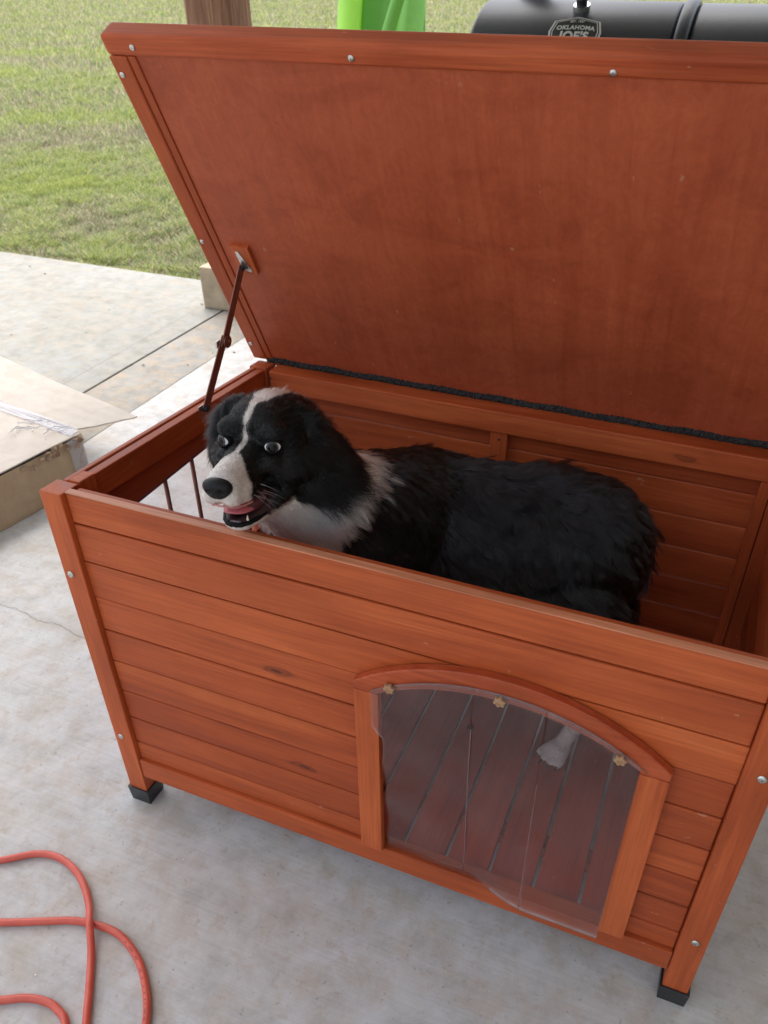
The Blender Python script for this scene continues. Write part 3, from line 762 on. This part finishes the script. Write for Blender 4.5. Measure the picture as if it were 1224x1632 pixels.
# tongue, mouth lining and teeth
M_tongue = plain('tongue', (.50, .12, .15), .35, var=.12, scale=200); M_mouth = plain('mouth_lining', (.10, .025, .03), .4); M_tooth = plain('tooth', (.75, .70, .60), .25)
bm = bmesh.new(); bmesh.ops.create_uvsphere(bm, u_segments=28, v_segments=16, radius=1)
for v in bm.verts: v.co = Vector((v.co.x * .022 - .001, .030 + v.co.y * .043, -.0725 + v.co.z * .0075 + .004 * math.cos(v.co.x * 2.5) - .004 * max(v.co.y, 0)))
head_obj('tongue', bm, M_tongue)
bm = bmesh.new(); bmesh.ops.create_uvsphere(bm, u_segments=28, v_segments=16, radius=1)
for v in bm.verts: v.co = Vector((v.co.x * .026, .014 + v.co.y * .045, -.075 + v.co.z * .017))
head_obj('mouth_lining', bm, M_mouth)
for nm, mat_, rad_, rim in (('lower_lip', M_lid, .0036, [(.037, -.012, -.066), (.033, .012, -.080), (.027, .034, -.0885), (.019, .053, -.0920), (.009, .0635, -.0935)]),
                           ('upper_lip', M_pink, .0014, [(.027, .056, -.0590), (.023, .074, -.0580), (.016, .086, -.0570), (.006, .0925, -.0535)])):
    pth = [(-x, y, z) for x, y, z in rim] + [(0, rim[-1][1] + .0015, rim[-1][2])] + rim[::-1]
    bm = bmesh.new(); sp = smooth_path(pth, 5); tube(None, sp, [rad_ * (1 + .08 * math.sin(i * 1.7)) for i in range(len(sp))], None, sides=8, bm=bm); head_obj(nm, bm, mat_)
def tooth(x, y, z, h, r, up):
    bm = bmesh.new(); tube(None, [(x, y, z), (x, y + .0008, z + up * h * .5), (x, y + .0002, z + up * h)], [r, r * .75, r * .12], None, sides=8, bm=bm); head_obj('tooth', bm, M_tooth)
for s in (-1, 1):
    if s > 0: tooth(s * .0165, .055, -.091, .0100, .0022, 1)
    for k in range(3): tooth(s * (.0205 + .001 * k), .040 - .010 * k, -.088, .005, .0022, 1)

# ---- fur
def fur(name, mesh, n, density, length, direction, white, rad, seed, segs=5, cell=.007, clump=.55, lift=.35, mat=None):
    r = np.random.default_rng(seed)
    mesh.calc_loop_triangles(); nt_ = len(mesh.loop_triangles)
    T = np.empty(nt_ * 3, np.int32); mesh.loop_triangles.foreach_get('vertices', T); T = T.reshape(-1, 3)
    V = np.empty(len(mesh.vertices) * 3, np.float32); mesh.vertices.foreach_get('co', V); V = V.reshape(-1, 3).astype(float)
    VN = np.empty(len(mesh.vertices) * 3, np.float32); mesh.vertices.foreach_get('normal', VN); VN = VN.reshape(-1, 3).astype(float)
    A, B_, C_ = V[T[:, 0]], V[T[:, 1]], V[T[:, 2]]; cen = (A + B_ + C_) / 3
    wgt = np.linalg.norm(np.cross(B_ - A, C_ - A), axis=1) * density(cen); wgt /= wgt.sum()
    ti = r.choice(nt_, n, p=wgt); u, v = r.uniform(0, 1, (2, n)); f = u + v > 1; u[f], v[f] = 1 - u[f], 1 - v[f]; q = 1 - u - v
    p = A[ti] * q[:, None] + B_[ti] * u[:, None] + C_[ti] * v[:, None]
    nn = VN[T[ti, 0]] * q[:, None] + VN[T[ti, 1]] * u[:, None] + VN[T[ti, 2]] * v[:, None]; nn /= np.linalg.norm(nn, axis=1)[:, None] + 1e-9
    L = length(p, nn) * r.uniform(.65, 1.2, n); d = direction(p, nn)
    d = d + (.12 if name == 'coat' else .2) * r.normal(0, 1, (n, 3)); d -= nn * (d * nn).sum(1)[:, None]; d /= np.linalg.norm(d, axis=1)[:, None] + 1e-9
    grav = np.array([0, 0, -1.0])
    pts = [p]; cur = p.copy()
    for i in range(segs):
        t = (i + .5) / segs
        dd = nn * (lift * (1.2 - 1.1 * t)) + d * (.75 + .3 * t) + grav * (.25 * t * np.clip(L / .04, 0, 1))[:, None]
        dd /= np.linalg.norm(dd, axis=1)[:, None]; cur = cur + dd * (L / segs)[:, None]; pts.append(cur.copy())
    S_ = np.stack(pts, 1)
    # clumps
    cs = cell * np.where(L > .02, 1.6, 1.0)
    key = np.floor((p + .35 * cs[:, None] * np.stack([np.sin(p[:, 1] * 310), np.sin(p[:, 2] * 290), np.sin(p[:, 0] * 330)], 1)) / cs[:, None]).astype(np.int64)
    h = key[:, 0] * 73856093 ^ key[:, 1] * 19349663 ^ key[:, 2] * 83492791
    _, inv, cnt = np.unique(h, return_inverse=True, return_counts=True); inv = inv.ravel()
    mean = np.zeros((len(cnt), segs + 1, 3)); np.add.at(mean, inv, S_); mean /= cnt[:, None, None]
    jit = r.normal(0, .075 if name == 'coat' else .14, (len(cnt), 3)); off = jit[inv] * L[:, None]
    for i in range(1, segs + 1):
        t = i / segs; S_[:, i] = S_[:, i] * (1 - clump * t) + mean[inv, i] * clump * t + off * t * t
    ph = r.uniform(0, 6.28, (len(cnt), 3)); 
    for i in range(1, segs + 1):
        t = i / segs; S_[:, i] += (np.clip(L - .014, 0, 1) * .10 * t)[:, None] * np.sin(ph[inv] + t * 5.5)
    wh = white(p); wh = (wh + r.normal(0, .12, n) > .5).astype(float)
    tone = r.uniform(0, 1, n) * .6 + .4 * r.uniform(0, 1, len(cnt))[inv]
    hc = bpy.data.hair_curves.new(name); hc.add_curves([segs + 1] * n)
    hc.position_data.foreach_set('vector', S_.astype(np.float32).ravel())
    ra = hc.attributes.new('radius', 'FLOAT', 'POINT') if 'radius' not in hc.attributes else hc.attributes['radius']
    rr = (rad * (1 - .8 * (np.arange(segs + 1) / segs) ** 1.5))[None] * np.ones((n, 1)); ra.data.foreach_set('value', rr.astype(np.float32).ravel())
    ca = hc.attributes.new('fur_col', 'FLOAT_COLOR', 'CURVE')
    wcol = np.array([.86, .81, .76])[None] * (.8 + .35 * tone[:, None]); wcol = wcol * (np.array([1, .93, .85])[None] if name == 'coat' else 1); wcol = wcol * np.where(r.uniform(0, 1, n) < .15, .8, 1)[:, None]
    bcol = np.array([.0030, .0030, .0036])[None] * (.3 + 1.9 * tone[:, None] ** 1.5)
    col = np.where(wh[:, None] > .5, wcol, bcol)
    ca.data.foreach_set('color', np.concatenate([col, np.ones((n, 1))], 1).astype(np.float32).ravel())
    o = bpy.data.objects.new(name, hc); C.objects.link(o); hc.materials.append(mat); child(o); o['kind'] = 'stuff'
    return o
def fur_mat(name='fur', ior=1.42):
    m = bpy.data.materials.new(name); m.use_nodes = True; nt = m.node_tree; nt.nodes.remove(nt.nodes['Principled BSDF'])
    h = N(nt, 'ShaderNodeBsdfHairPrincipled'); h.parametrization = 'COLOR'
    a = N(nt, 'ShaderNodeAttribute'); a.attribute_name = 'fur_col'; nt.links.new(a.outputs['Color'], h.inputs['Color'])
    h.inputs['Roughness'].default_value = .24; h.inputs['Radial Roughness'].default_value = .35; h.inputs['IOR'].default_value = ior
    for k in ('Random Roughness',):
        if k in h.inputs: h.inputs[k].default_value = .3
    nt.links.new(h.outputs[0], nt.nodes['Material Output'].inputs[0]); return m
M_fur = fur_mat(); M_coat = fur_mat('coat_fur', 1.57)
eyesL = [np.array([s * .0385, .018, .002]) for s in (-1, 1)]
def head_mask(p):
    h = head_local(p); return (h[:, 1] > -.12) & (np.linalg.norm(h - np.array([0, -.02, -.01]), axis=1) < .145)
def bare(p):
    h = head_local(p); x, y, z = h.T
    e = np.min([np.linalg.norm(h - c, axis=1) for c in eyesL], axis=0)
    m = (e > .0118) & ~((y > .094) & (z > -.048) & (np.abs(x) < .02))
    mouth = (z < -.062) & (z > -.093) & (y > -.0) & (np.abs(x) < .034)
    return m & ~mouth
def head_len(p, n):
    h = head_local(p); x, y, z = h.T
    L = .005 + .009 * sstep(.0, -.07, y) + .011 * sstep(-.05, -.10, y)
    L = L + .014 * sstep(.055, .070, np.abs(x)) + .018 * sstep(-.045, -.075, z) * (y < .02) * sstep(.02, -.04, y)
    L = np.where(y > .03, .0036, L); L = np.where((np.abs(x) < .03) & (z > .03), L * .7, L); return L
def head_dir(p, n):
    h = head_local(p); x, y, z = h.T
    d = np.stack([.35 * x / .05, -np.ones_like(x), .15 + 0 * z], 1)
    d[:, 2] = np.where((y > -.03) & (z > 0), .5, d[:, 2]); d[:, 0] = np.where(np.abs(x) < .01, d[:, 0] * .3, d[:, 0])
    ear = np.abs(x) > .064; d = np.where(ear[:, None], np.stack([.3 * np.sign(x), -.45 + 0 * x, -1 + 0 * x], 1), d)
    d = np.where(((z < -.045) & (y < .03))[:, None], np.stack([.5 * np.sign(x), -.8 + 0 * x, -.7 + 0 * x], 1), d)
    return d @ HMn.T
def body_len(p, n):
    L = np.full(len(p), .042); L = L + .012 * sstep(.2, .8, n[:, 2]) * sstep(.45, .6, p[:, 0])
    t = (p - neck_a) @ nk / nkl; L = np.where((t < .75) & (p[:, 0] < .56), .036, L)
    L = np.where(p[:, 2] < .40, .022, L); L = np.where(p[:, 2] < .25, .007, L)
    L = L + .006 * (p[:, 0] > .80) * (p[:, 2] > .3)
    return np.clip(L + .009 * wob(p, 34), .004, 1) * np.where(p[:, 2] < .19, .40, 1)
def body_dir(p, n):
    d = np.stack([np.ones(len(p)), .0 * p[:, 1], -.55 - .8 * np.abs(n[:, 1])], 1)
    d[:, 0] += .2 * wob(p, 19); d[:, 2] += .35 * wob(p, 26, 1.0); d[:, 1] += .3 * wob(p, 23, 2.0)
    t = (p - neck_a) @ nk / nkl; neck = (t < .8) & (p[:, 0] < .55)
    d = np.where(neck[:, None], nk[None] * 1.0 + np.array([.15, 0, -.55])[None] + .25 * np.stack([wob(p, 30), wob(p, 27, 1), wob(p, 33, 2)], 1), d)
    return np.where((p[:, 2] < .35)[:, None], np.array([.3, 0, -1.0])[None], d)
fur('face_fur', me2, 80000, lambda p: (head_mask(p) & bare(p)) * (1 + 1.5 * (head_local(p)[:, 1] > .02)), head_len, head_dir, marking, .00022, 3, segs=4, cell=.003, clump=.22, lift=.22, mat=M_fur)
def bdens(p):
    d = np.where(head_mask(p) , 0, 1.0); d = np.where(p[:, 2] < .40, d * .4, d)
    return d * np.where(p[:, 1] > .47, .35, 1)
fur('coat', me2, 150000, bdens, body_len, body_dir, marking, .00030, 5, segs=7, cell=.0100, clump=.58, lift=.19, mat=M_coat)
M_claw = plain('claw', (.05, .04, .035), .4)
for q, pd in claws:
    child(tube('claw', [q, q + pd * .006 - Vector((0, 0, .002)), q + pd * .010 - Vector((0, 0, .006))], [.0022, .0018, .0006], M_claw, None, 8))
# whiskers
bm = bmesh.new()
for s in (-1, 1):
    for k in range(7):
        a = random.uniform(-.6, .5); L = random.uniform(.02, .045); st = Vector((s * .033, .050 + random.uniform(-.018, .018), -.045 + random.uniform(-.008, .008)))
        d = Vector((s * .8, -.25 + .5 * random.random(), a - .2)).normalized(); pts = [st + d * L * t + Vector((0, -.010, -.012)) * t * t for t in np.linspace(0, 1, 7)]
        tube(None, pts, [.00016 * (1 - .7 * t) for t in np.linspace(0, 1, 7)], None, sides=5, bm=bm)
head_obj('whisker', bm, plain('whisker_white', (.45, .45, .45), .4))['kind'] = 'stuff'

# ------------------------------------------------------------------ cardboard box
def card_mat(k=1.0, sat=1.0):
    m, nt, b = new_mat('cardboard')
    n = noise(nt, mapped(nt, (1, 1, 1)), 7, 6, .6); n2 = noise(nt, mapped(nt, (1, 1, 260)), 1, 2); n3 = noise(nt, mapped(nt, (14, 14, 2)), 1, 5, .6, 1)
    c = ramp(nt, n, [(p, tuple(k * (q * sat + .30 * (1 - sat)) for q in cc)) for p, cc in ((.3, (.35, .255, .155)), (.55, (.42, .315, .205)), (.75, (.46, .36, .25)))])
    c = mix(nt, .3, c, ramp(nt, n3, [(.35, (.72, .66, .6)), (.6, (1.05, 1.05, 1.05))]), 'MULTIPLY')
    nt.links.new(c, b.inputs['Base Color']); b.inputs['Roughness'].default_value = .8; bump(nt, b, mix(nt, .5, n3, n2), .25, .003); return m
M_card = card_mat(); M_top_skylit = card_mat(1.4, .35); M_torn = plain('torn_paper', (.33, .23, .15), .95, var=.5, scale=120, bmp=.6)  # paler copy for top and flap: sky light put into the colour
carton = empty('cardboard_box', (-.905, .965, 0)); carton.rotation_euler.z = R(0)
tag(carton, 'large flat tan cardboard carton with torn corner and loose top flap', 'box')
# local frame: front-right face towards -Y along (-.16,-.98)
ex = Vector((-.165, -.986, 0)); ey = Vector((-.985, .17, 0)); BH = .165
def cpt(a, b, z): return ex * a + ey * b + Vector((0, 0, z))
def wavy_panel(name, P, nu, nv, amp, mat, parent, thick=.004, seed=1):
    """bilinear panel with dents and thickness"""
    r = np.random.default_rng(seed); bm = bmesh.new(); P = [Vector(p) for p in P]
    nrm = (P[1] - P[0]).cross(P[3] - P[0]).normalized(); ph = r.uniform(0, 6, 6)
    gs = []
    for s in (0, 1):
        gsx = []
        for i in range(nu + 1):
            u = i / nu; c = []
            for j in range(nv + 1):
                v = j / nv; q = (P[0] * (1 - u) + P[1] * u) * (1 - v) + (P[3] * (1 - u) + P[2] * u) * v
                d = amp * (math.sin(u * 7 + ph[0]) * math.sin(v * 5 + ph[1]) + .5 * math.sin(u * 17 + v * 9 + ph[2]) + .3 * math.sin(v * 23 - u * 11 + ph[3]))
                c.append(bm.verts.new(q + nrm * (d - s * thick)))
            gsx.append(c)
        gs.append(gsx)
    a, b = gs
    for i in range(nu):
        for j in range(nv):
            bm.faces.new((a[i][j], a[i + 1][j], a[i + 1][j + 1], a[i][j + 1])); bm.faces.new((b[i][j], b[i][j + 1], b[i + 1][j + 1], b[i + 1][j]))
    rim = [(i, 0) for i in range(nu)] + [(nu, j) for j in range(nv)] + [(i, nv) for i in range(nu, 0, -1)] + [(0, j) for j in range(nv, 0, -1)]
    for (i, j), (k, l) in zip(rim, rim[1:] + rim[:1]): bm.faces.new((a[i][j], a[k][l], b[k][l], b[i][j]))
    return bm_obj(name, bm, mat, parent, False)
LA, LB = .78, .95
wavy_panel('side_panel', [cpt(0, 0, .002), cpt(LA, 0, .002), cpt(LA, 0, BH), cpt(0, 0, BH)], 40, 14, .0022, M_card, carton, seed=2)
wavy_panel('side_panel', [cpt(0, LB, .002), cpt(0, 0.004, .002), cpt(0, 0.004, BH), cpt(0, LB, BH)], 30, 8, .002, M_card, carton, seed=3)
wavy_panel('side_panel', [cpt(LA, LB, .002), cpt(0, LB, .002), cpt(0, LB, BH), cpt(LA, LB, BH)], 20, 8, .002, M_card, carton, seed=4)
wavy_panel('side_panel', [cpt(LA, 0, .002), cpt(LA, LB, .002), cpt(LA, LB, BH), cpt(LA, 0, BH)], 20, 8, .002, M_card, carton, seed=5)
wavy_panel('top_panel', [cpt(-.002, -.003, BH + .0055), cpt(LA, -.003, BH + .0055), cpt(LA, LB, BH + .004), cpt(-.002, LB, BH + .004)], 40, 40, .0016, M_top_skylit, carton, seed=6)
wavy_panel('flap', [cpt(-.004, LB, BH + .010), cpt(-.010, .03, BH + .010), cpt(-.175, -.075, BH + .012), cpt(-.26, LB, BH + .025)], 40, 14, .0022, M_top_skylit, carton, seed=7)
# torn corner: ragged liner strips
for k in range(26):
    a = abs(random.gauss(0, .10)); z = BH + .004 - random.uniform(0, .03); s = random.uniform(.008, .022)
    p = cpt(a, -.005 - random.uniform(0, .006), z)
    bm = bmesh.new(); q = [p + Vector((random.uniform(-.004, .004), -s * .6, -s * .3)), p + Vector((.003, s * .5, -s * .2)), p + Vector((.006 * random.random(), s * .4, s * .5)), p + Vector((-.004, -s * .4, s * .45)), p + Vector((.009, 0, .1 * s))]
    v = [bm.verts.new(x) for x in q]
    for t in ((0, 1, 4), (1, 2, 4), (2, 3, 4), (3, 0, 4), (0, 3, 2, 1)): bm.faces.new([v[i] for i in t])
    if k == 0: torn = bm
    me = bpy.data.meshes.new('torn_edge'); bm.to_mesh(me); 
    if k == 0: acc = bmesh.new()
    acc.from_mesh(me)
bm_obj('torn_edge', acc, M_torn, carton)['kind'] = 'stuff'
M_tape = plastic('packing_tape', .30, .12, (.92, .92, .93))
wavy_panel('tape', [cpt(-.012, LB, BH + .0155), cpt(-.010, .01, BH + .0155), cpt(.030, .0, BH + .0105), cpt(.032, LB, BH + .0105)], 60, 8, .0022, M_tape, carton, .0008, seed=8)
wavy_panel('tape', [cpt(-.002, -.008, BH + .006), cpt(.055, -.009, BH + .004), cpt(.05, -.0095, .02), cpt(.0, -.0085, .02)], 10, 20, .0018, M_tape, carton, .0008, seed=9)
bm = bmesh.new()
for k in range(7):                                     # crumpled loose tape
    c0 = cpt(.03 + .012 * k, .02 + random.uniform(0, .14), BH + .009)
    q = [c0 + Vector((.05 * math.cos(a) * random.uniform(.6, 1), .035 * math.sin(a), .012 * abs(math.sin(a * 1.5)))) for a in np.linspace(random.uniform(0, 2), random.uniform(2.5, 4.5), 9)]
    for i in range(8):
        u = Vector((0, 0, .0035)); f = [bm.verts.new(x) for x in (q[i], q[i + 1], q[i + 1] + u, q[i] + u)]; bm.faces.new(f)
bm_obj('loose_tape', bm, plain('white_film', (.75, .75, .77), .25), carton)['kind'] = 'stuff'

# ------------------------------------------------------------------ cord
def cord_mat():
    m, nt, b = new_mat('coral_rubber')
    n = noise(nt, mapped(nt, (1, 1, 1)), 40, 4)
    c = ramp(nt, n, [(.3, (.56, .085, .055)), (.7, (.64, .12, .08))])
    nt.links.new(c, b.inputs['Base Color']); b.inputs['Roughness'].default_value = .42; return m
M_cord = cord_mat(); cr_ = .0064
cp = [(-.62, -.52), (-.40, -.36), (-.22, -.262), (-.139, -.213), (-.088, -.178), (-.045, -.168), (.0, -.176), (.040, -.196), (.075, -.224), (.104, -.254), (.132, -.287), (.158, -.322), (.185, -.360), (.215, -.41), (.24, -.50), (.20, -.62), (.05, -.66)]
def cz(i, x, y): return cr_ + .002
def cord_path(pts, lift):
    out = []
    for p in smooth_path([(x, y, 0) for x, y in pts], 10):
        h = cr_ + .0005
        for (lx, ly, lh, lr) in lift: h += lh * math.exp(-((p.x - lx) ** 2 + (p.y - ly) ** 2) / lr ** 2)
        out.append((p.x, p.y, h))
    return out
path1 = cord_path(cp, [(.104, -.253, .0128, .032)])
cp2 = [(-.75, -.66), (-.45, -.46), (-.20, -.353), (-.11, -.324), (-.05, -.307), (.024, -.275), (.066, -.257), (.107, -.248), (.145, -.246), (.176, -.252), (.215, -.270), (.247, -.295), (.272, -.322), (.290, -.349), (.31, -.39), (.34, -.50), (.48, -.60)]
cp3 = [(-.60, -.80), (-.35, -.62), (-.12, -.48), (.0, -.428), (.049, -.408), (.080, -.392), (.106, -.384), (.130, -.382), (.150, -.386), (.168, -.394), (.19, -.42), (.20, -.47), (.15, -.55)]
bm = bmesh.new(); tube(None, path1, cr_, None, sides=14, bm=bm)
tube(None, cord_path(cp2, []), cr_, None, sides=14, bm=bm); tube(None, cord_path(cp3, []), cr_, None, sides=14, bm=bm)
cord = bm_obj('extension_cord', bm, M_cord, None, True)
tag(cord, 'coral red cord lying in loops on the concrete in front of the dog house', 'cord')
# faded printed marks along the outer loop
bm = bmesh.new(); pth = [Vector(p) for p in cord_path(cp2, [])]
for i in range(88, 150):
    a, b = pth[i], pth[i + 1]; d = (b - a).normalized(); s = Vector((0, 0, 1)).cross(d)
    if random.random() < .45: continue
    v = [bm.verts.new(a + (b - a) * t + (s * math.sin(q) * -1 + Vector((0, 0, 1)) * math.cos(q)) * (cr_ + .0003)) for t, q in ((.1, .15), (.55, .15), (.55, .55), (.1, .55))]
    bm.faces.new(v)
bm_obj('printed_mark', bm, plain('dark_print', (.16, .03, .03), .6), cord)['kind'] = 'stuff'

# ------------------------------------------------------------------ smoker grill
M_grill = plain('black_enamel', (.014, .017, .024), .40, .15, scale=90)
smoker = empty('smoker_grill', (.80, 1.857, 0))
tag(smoker, 'black barrel smoker grill with a pale emblem behind the dog house lid', 'grill')
GR, GZ = .28, 1.02
def barrel(name, x0, x1, a0, a1, r, mat, parent, n=40, caps=True):
    bm = bmesh.new(); ra, rb = [], []; rc = .012
    xs = [x0, x0 + rc * .3, x0 + rc, x1 - rc, x1 - rc * .3, x1]; rr = [r - rc, r - rc * .3, r, r, r - rc * .3, r - rc]
    rings = [[bm.verts.new((xx, -q * math.cos(a), GZ + q * math.sin(a))) for a in [a0 + (a1 - a0) * k / n for k in range(n + 1)]] for xx, q in zip(xs, rr)]
    for a, b in zip(rings, rings[1:]):
        for k in range(n): bm.faces.new((a[k], a[k + 1], b[k + 1], b[k]))
    if caps: bm.faces.new(rings[0]); bm.faces.new(rings[-1])
    return bm_obj(name, bm, mat, parent, True)
barrel('lid', -.70, -.17, R(-2), R(182), GR, M_grill, smoker)
barrel('firebox', -.135, .52, R(-2), R(358), GR - .002, M_grill, smoker, 64)
barrel('barrel', -.698, -.17, R(182.5), R(357.5), GR - .001, M_grill, smoker)
barrel('band', -.171, -.134, R(0), R(360), GR + .010, M_grill, smoker, 64)
for x in (-.60, -.05, .42):
    for s in (-1, 1): tube('leg', [(x, s * .10, GZ - .24), (x, s * .26, .01)], .018, M_grill, smoker, 12)
box('shelf', -.66, .46, -.22, .22, .28, .30, M_grill, smoker, .004)
tube('handle', [(-.55, -.30, GZ - .02), (-.55, -.335, GZ - .02), (-.25, -.335, GZ - .02), (-.25, -.30, GZ - .02)], .010, M_metal, smoker, 12)
tube('chimney', [(-.62, .16, GZ + .2), (-.62, .16, GZ + .52)], .045, M_grill, smoker, 24)
# badge: shield plate with raised rim and lettering, tangent to the barrel
ang = math.asin((1.232 - GZ) / GR)
badge_c = Vector((.384 - .80, -(GR + .003) * math.cos(ang), GZ + (GR + .003) * math.sin(ang)))
M_sil = plain('cast_silver', (.62, .63, .64), .4, .6); M_plate = plain('badge_black', (.012, .012, .014), .5)
def shield(s, z):
    return [(-.072 * s, -.045 * s, z), (.072 * s, -.045 * s, z), (.078 * s, .0, z), (.068 * s, .036 * s, z), (0, .052 * s, z), (-.068 * s, .036 * s, z), (-.078 * s, 0, z)]
def solid(name, pts, dz, mat, parent):
    bm = bmesh.new(); v = [bm.verts.new(p) for p in pts]; f = bm.faces.new(v); r = bmesh.ops.extrude_face_region(bm, geom=[f])
    for q in r['geom']:
        if isinstance(q, bmesh.types.BMVert): q.co.z += dz
    return bm_obj(name, bm, mat, parent)
badge = solid('emblem', shield(1.0, 0), .003, M_sil, smoker); badge.location = badge_c; badge.rotation_euler = (math.pi / 2 - ang, 0, 0); badge.scale = (.87, .92, 1)
b2 = solid('emblem_field', shield(.93, .0031), .0006, M_plate, badge)
bm = bmesh.new(); o1, i1 = shield(.88, .0039), shield(.85, .0039)
vo = [bm.verts.new(p) for p in o1]; vi = [bm.verts.new(p) for p in i1]
for k in range(7): bm.faces.new((vo[k], vo[(k + 1) % 7], vi[(k + 1) % 7], vi[k]))
bm_obj('emblem_line', bm, M_sil, badge)
def text(body, size, y, parent, mat, sx=1.0, bold=0, space=1.0, arch=0.0):
    cu_ = bpy.data.curves.new('lettering', 'FONT'); cu_.body = body; cu_.size = size; cu_.align_x = 'CENTER'; cu_.extrude = .0006; cu_.offset = bold; cu_.space_character = space
    t = bpy.data.objects.new('lettering', cu_); C.objects.link(t); dg = bpy.context.evaluated_depsgraph_get()
    me = bpy.data.meshes.new_from_object(t.evaluated_get(dg)); bpy.data.objects.remove(t)
    for v in me.vertices:
        v.co.x *= sx; v.co.y -= arch * v.co.x ** 2
    o = link('lettering', me, mat, parent); o.location = (0, y, .0043); return o
text('EST. 1987', .0085, .032, badge, M_sil, 1.1, .0002, 1.1, 1.5)
text('OKLAHOMA', .0185, .0085, badge, M_sil, 1.05, .0006, 1.05, 1.2)
text("JOE'S", .040, -.028, badge, M_sil, .92, .0014, 1.05)
# thermometer with pale knob
a2 = R(70); tn = Vector((0, -math.cos(a2), math.sin(a2))); tp = Vector((.377 - .80, 0, GZ)) + tn * GR
cyl('gauge_collar', tp - tn * .003, tp + tn * .010, .022, M_metal, smoker, 28, bev=.003)
cyl('gauge_stem', tp + tn * .010, tp + tn * .034, .014, M_black, smoker, 24, bev=.002)
cyl('gauge_dial', tp + tn * .034, tp + tn * .056, .034, plain('cream_dial', (.50, .44, .36), .5), smoker, 32, bev=.005)

# ------------------------------------------------------------------ green play slide on the lawn
M_green = plain('lime_plastic', (.36, .74, .07), .4, var=.05, scale=6); 
M_green_shaded = plain('shaded_green_plastic', (.12, .34, .04), .4, var=.05, scale=6)  # darker copy of the green: shade on the chute bed put into colour
slide = empty('play_slide', (-1.96, 5.6, -.06))
tag(slide, 'lime green plastic play slide standing on the lawn behind the lid', 'slide')
def sheet_strip(name, prof, z0, z1, mat, lean, flare=0, n=20):
    """vertical moulded panel: horizontal profile swept upward"""
    bm = bmesh.new(); rows = []
    for i in range(n + 1):
        t = i / n; z = z0 + (z1 - z0) * t
        rows.append([bm.verts.new((x * (1 + flare * t), y + lean * t, z)) for x, y in prof])
    for a, b in zip(rows, rows[1:]):
        for k in range(len(prof)): bm.faces.new((a[k], a[(k + 1) % len(prof)], b[(k + 1) % len(prof)], b[k]))
    bm.faces.new(rows[0]); bm.faces.new(rows[-1])
    return bm_obj(name, bm, mat, slide, True)
def curved(x0, x1, y, bulge, th=.03, n=14):
    t = [k / n for k in range(n + 1)]
    return [(x0 + (x1 - x0) * q, y - bulge * math.sin(math.pi * q)) for q in t] + [(x0 + (x1 - x0) * q, y + th - bulge * math.sin(math.pi * q)) for q in t[::-1]]
sheet_strip('side_wall', curved(-.36, -.165, -.02, .05), .0, 1.55, M_green, .35)
sheet_strip('chute', curved(-.19, .13, .04, -.10), .0, 1.5, M_green_shaded, .35)
bm = bmesh.new()
rl = smooth_path([(.08, -.02, 0), (.085, -.02, .5), (.095, .02, .85), (.12, .06, 1.0), (.19, .12, 1.25), (.28, .2, 1.5)], 8)
tube('side_rail', rl, [.04 + .025 * (1 - i / len(rl)) for i in range(len(rl))], M_green_shaded, slide, 18)
sheet_strip('side_wall', curved(.10, .31, .05, .06), .0, 1.55, plain('mid_green_plastic', (.22, .52, .10), .4, var=.05), .35)
for x in (-.05, .22): tube('leg', [(x - .25, 1.2, 0), (x, .5, 1.45)], .03, M_green_shaded, slide, 12)

# ------------------------------------------------------------------ small litter on the concrete
bm = bmesh.new()
def chip(x, y, s):
    z = .0015; k = random.randint(4, 6); a0 = random.random() * 6
    v = [bm.verts.new((x + s * math.cos(a0 + 6.28 * i / k) * random.uniform(.5, 1.2), y + s * .6 * math.sin(a0 + 6.28 * i / k) * random.uniform(.5, 1.2), z + random.uniform(.0005, s * .4))) for i in range(k)]
    c = bm.verts.new((x, y, z + s * .55))
    for i in range(k): bm.faces.new((v[i], v[(i + 1) % k], c))
for _ in range(55): chip(random.uniform(-.6, 1.4), random.uniform(-.75, .1), random.uniform(.0007, .0020))
for _ in range(70): chip(random.uniform(-4, -1.0), random.uniform(.6, 2.7), random.uniform(.003, .010))
tag(bm_obj('dirt_crumbs', bm, plain('crumb', (.12, .08, .05), .9, var=.6, scale=3)), 'brown crumbs of soil and leaf scattered over the concrete', 'debris', kind='stuff')
bm = bmesh.new()
for _ in range(26): chip(random.uniform(-.6, 1.4), random.uniform(-.75, .1), random.uniform(.0014, .0028))
tag(bm_obj('foam_crumbs', bm, plain('white_crumb', (.8, .8, .8), .7)), 'white foam crumbs scattered on the concrete near the cord', 'debris', kind='stuff')
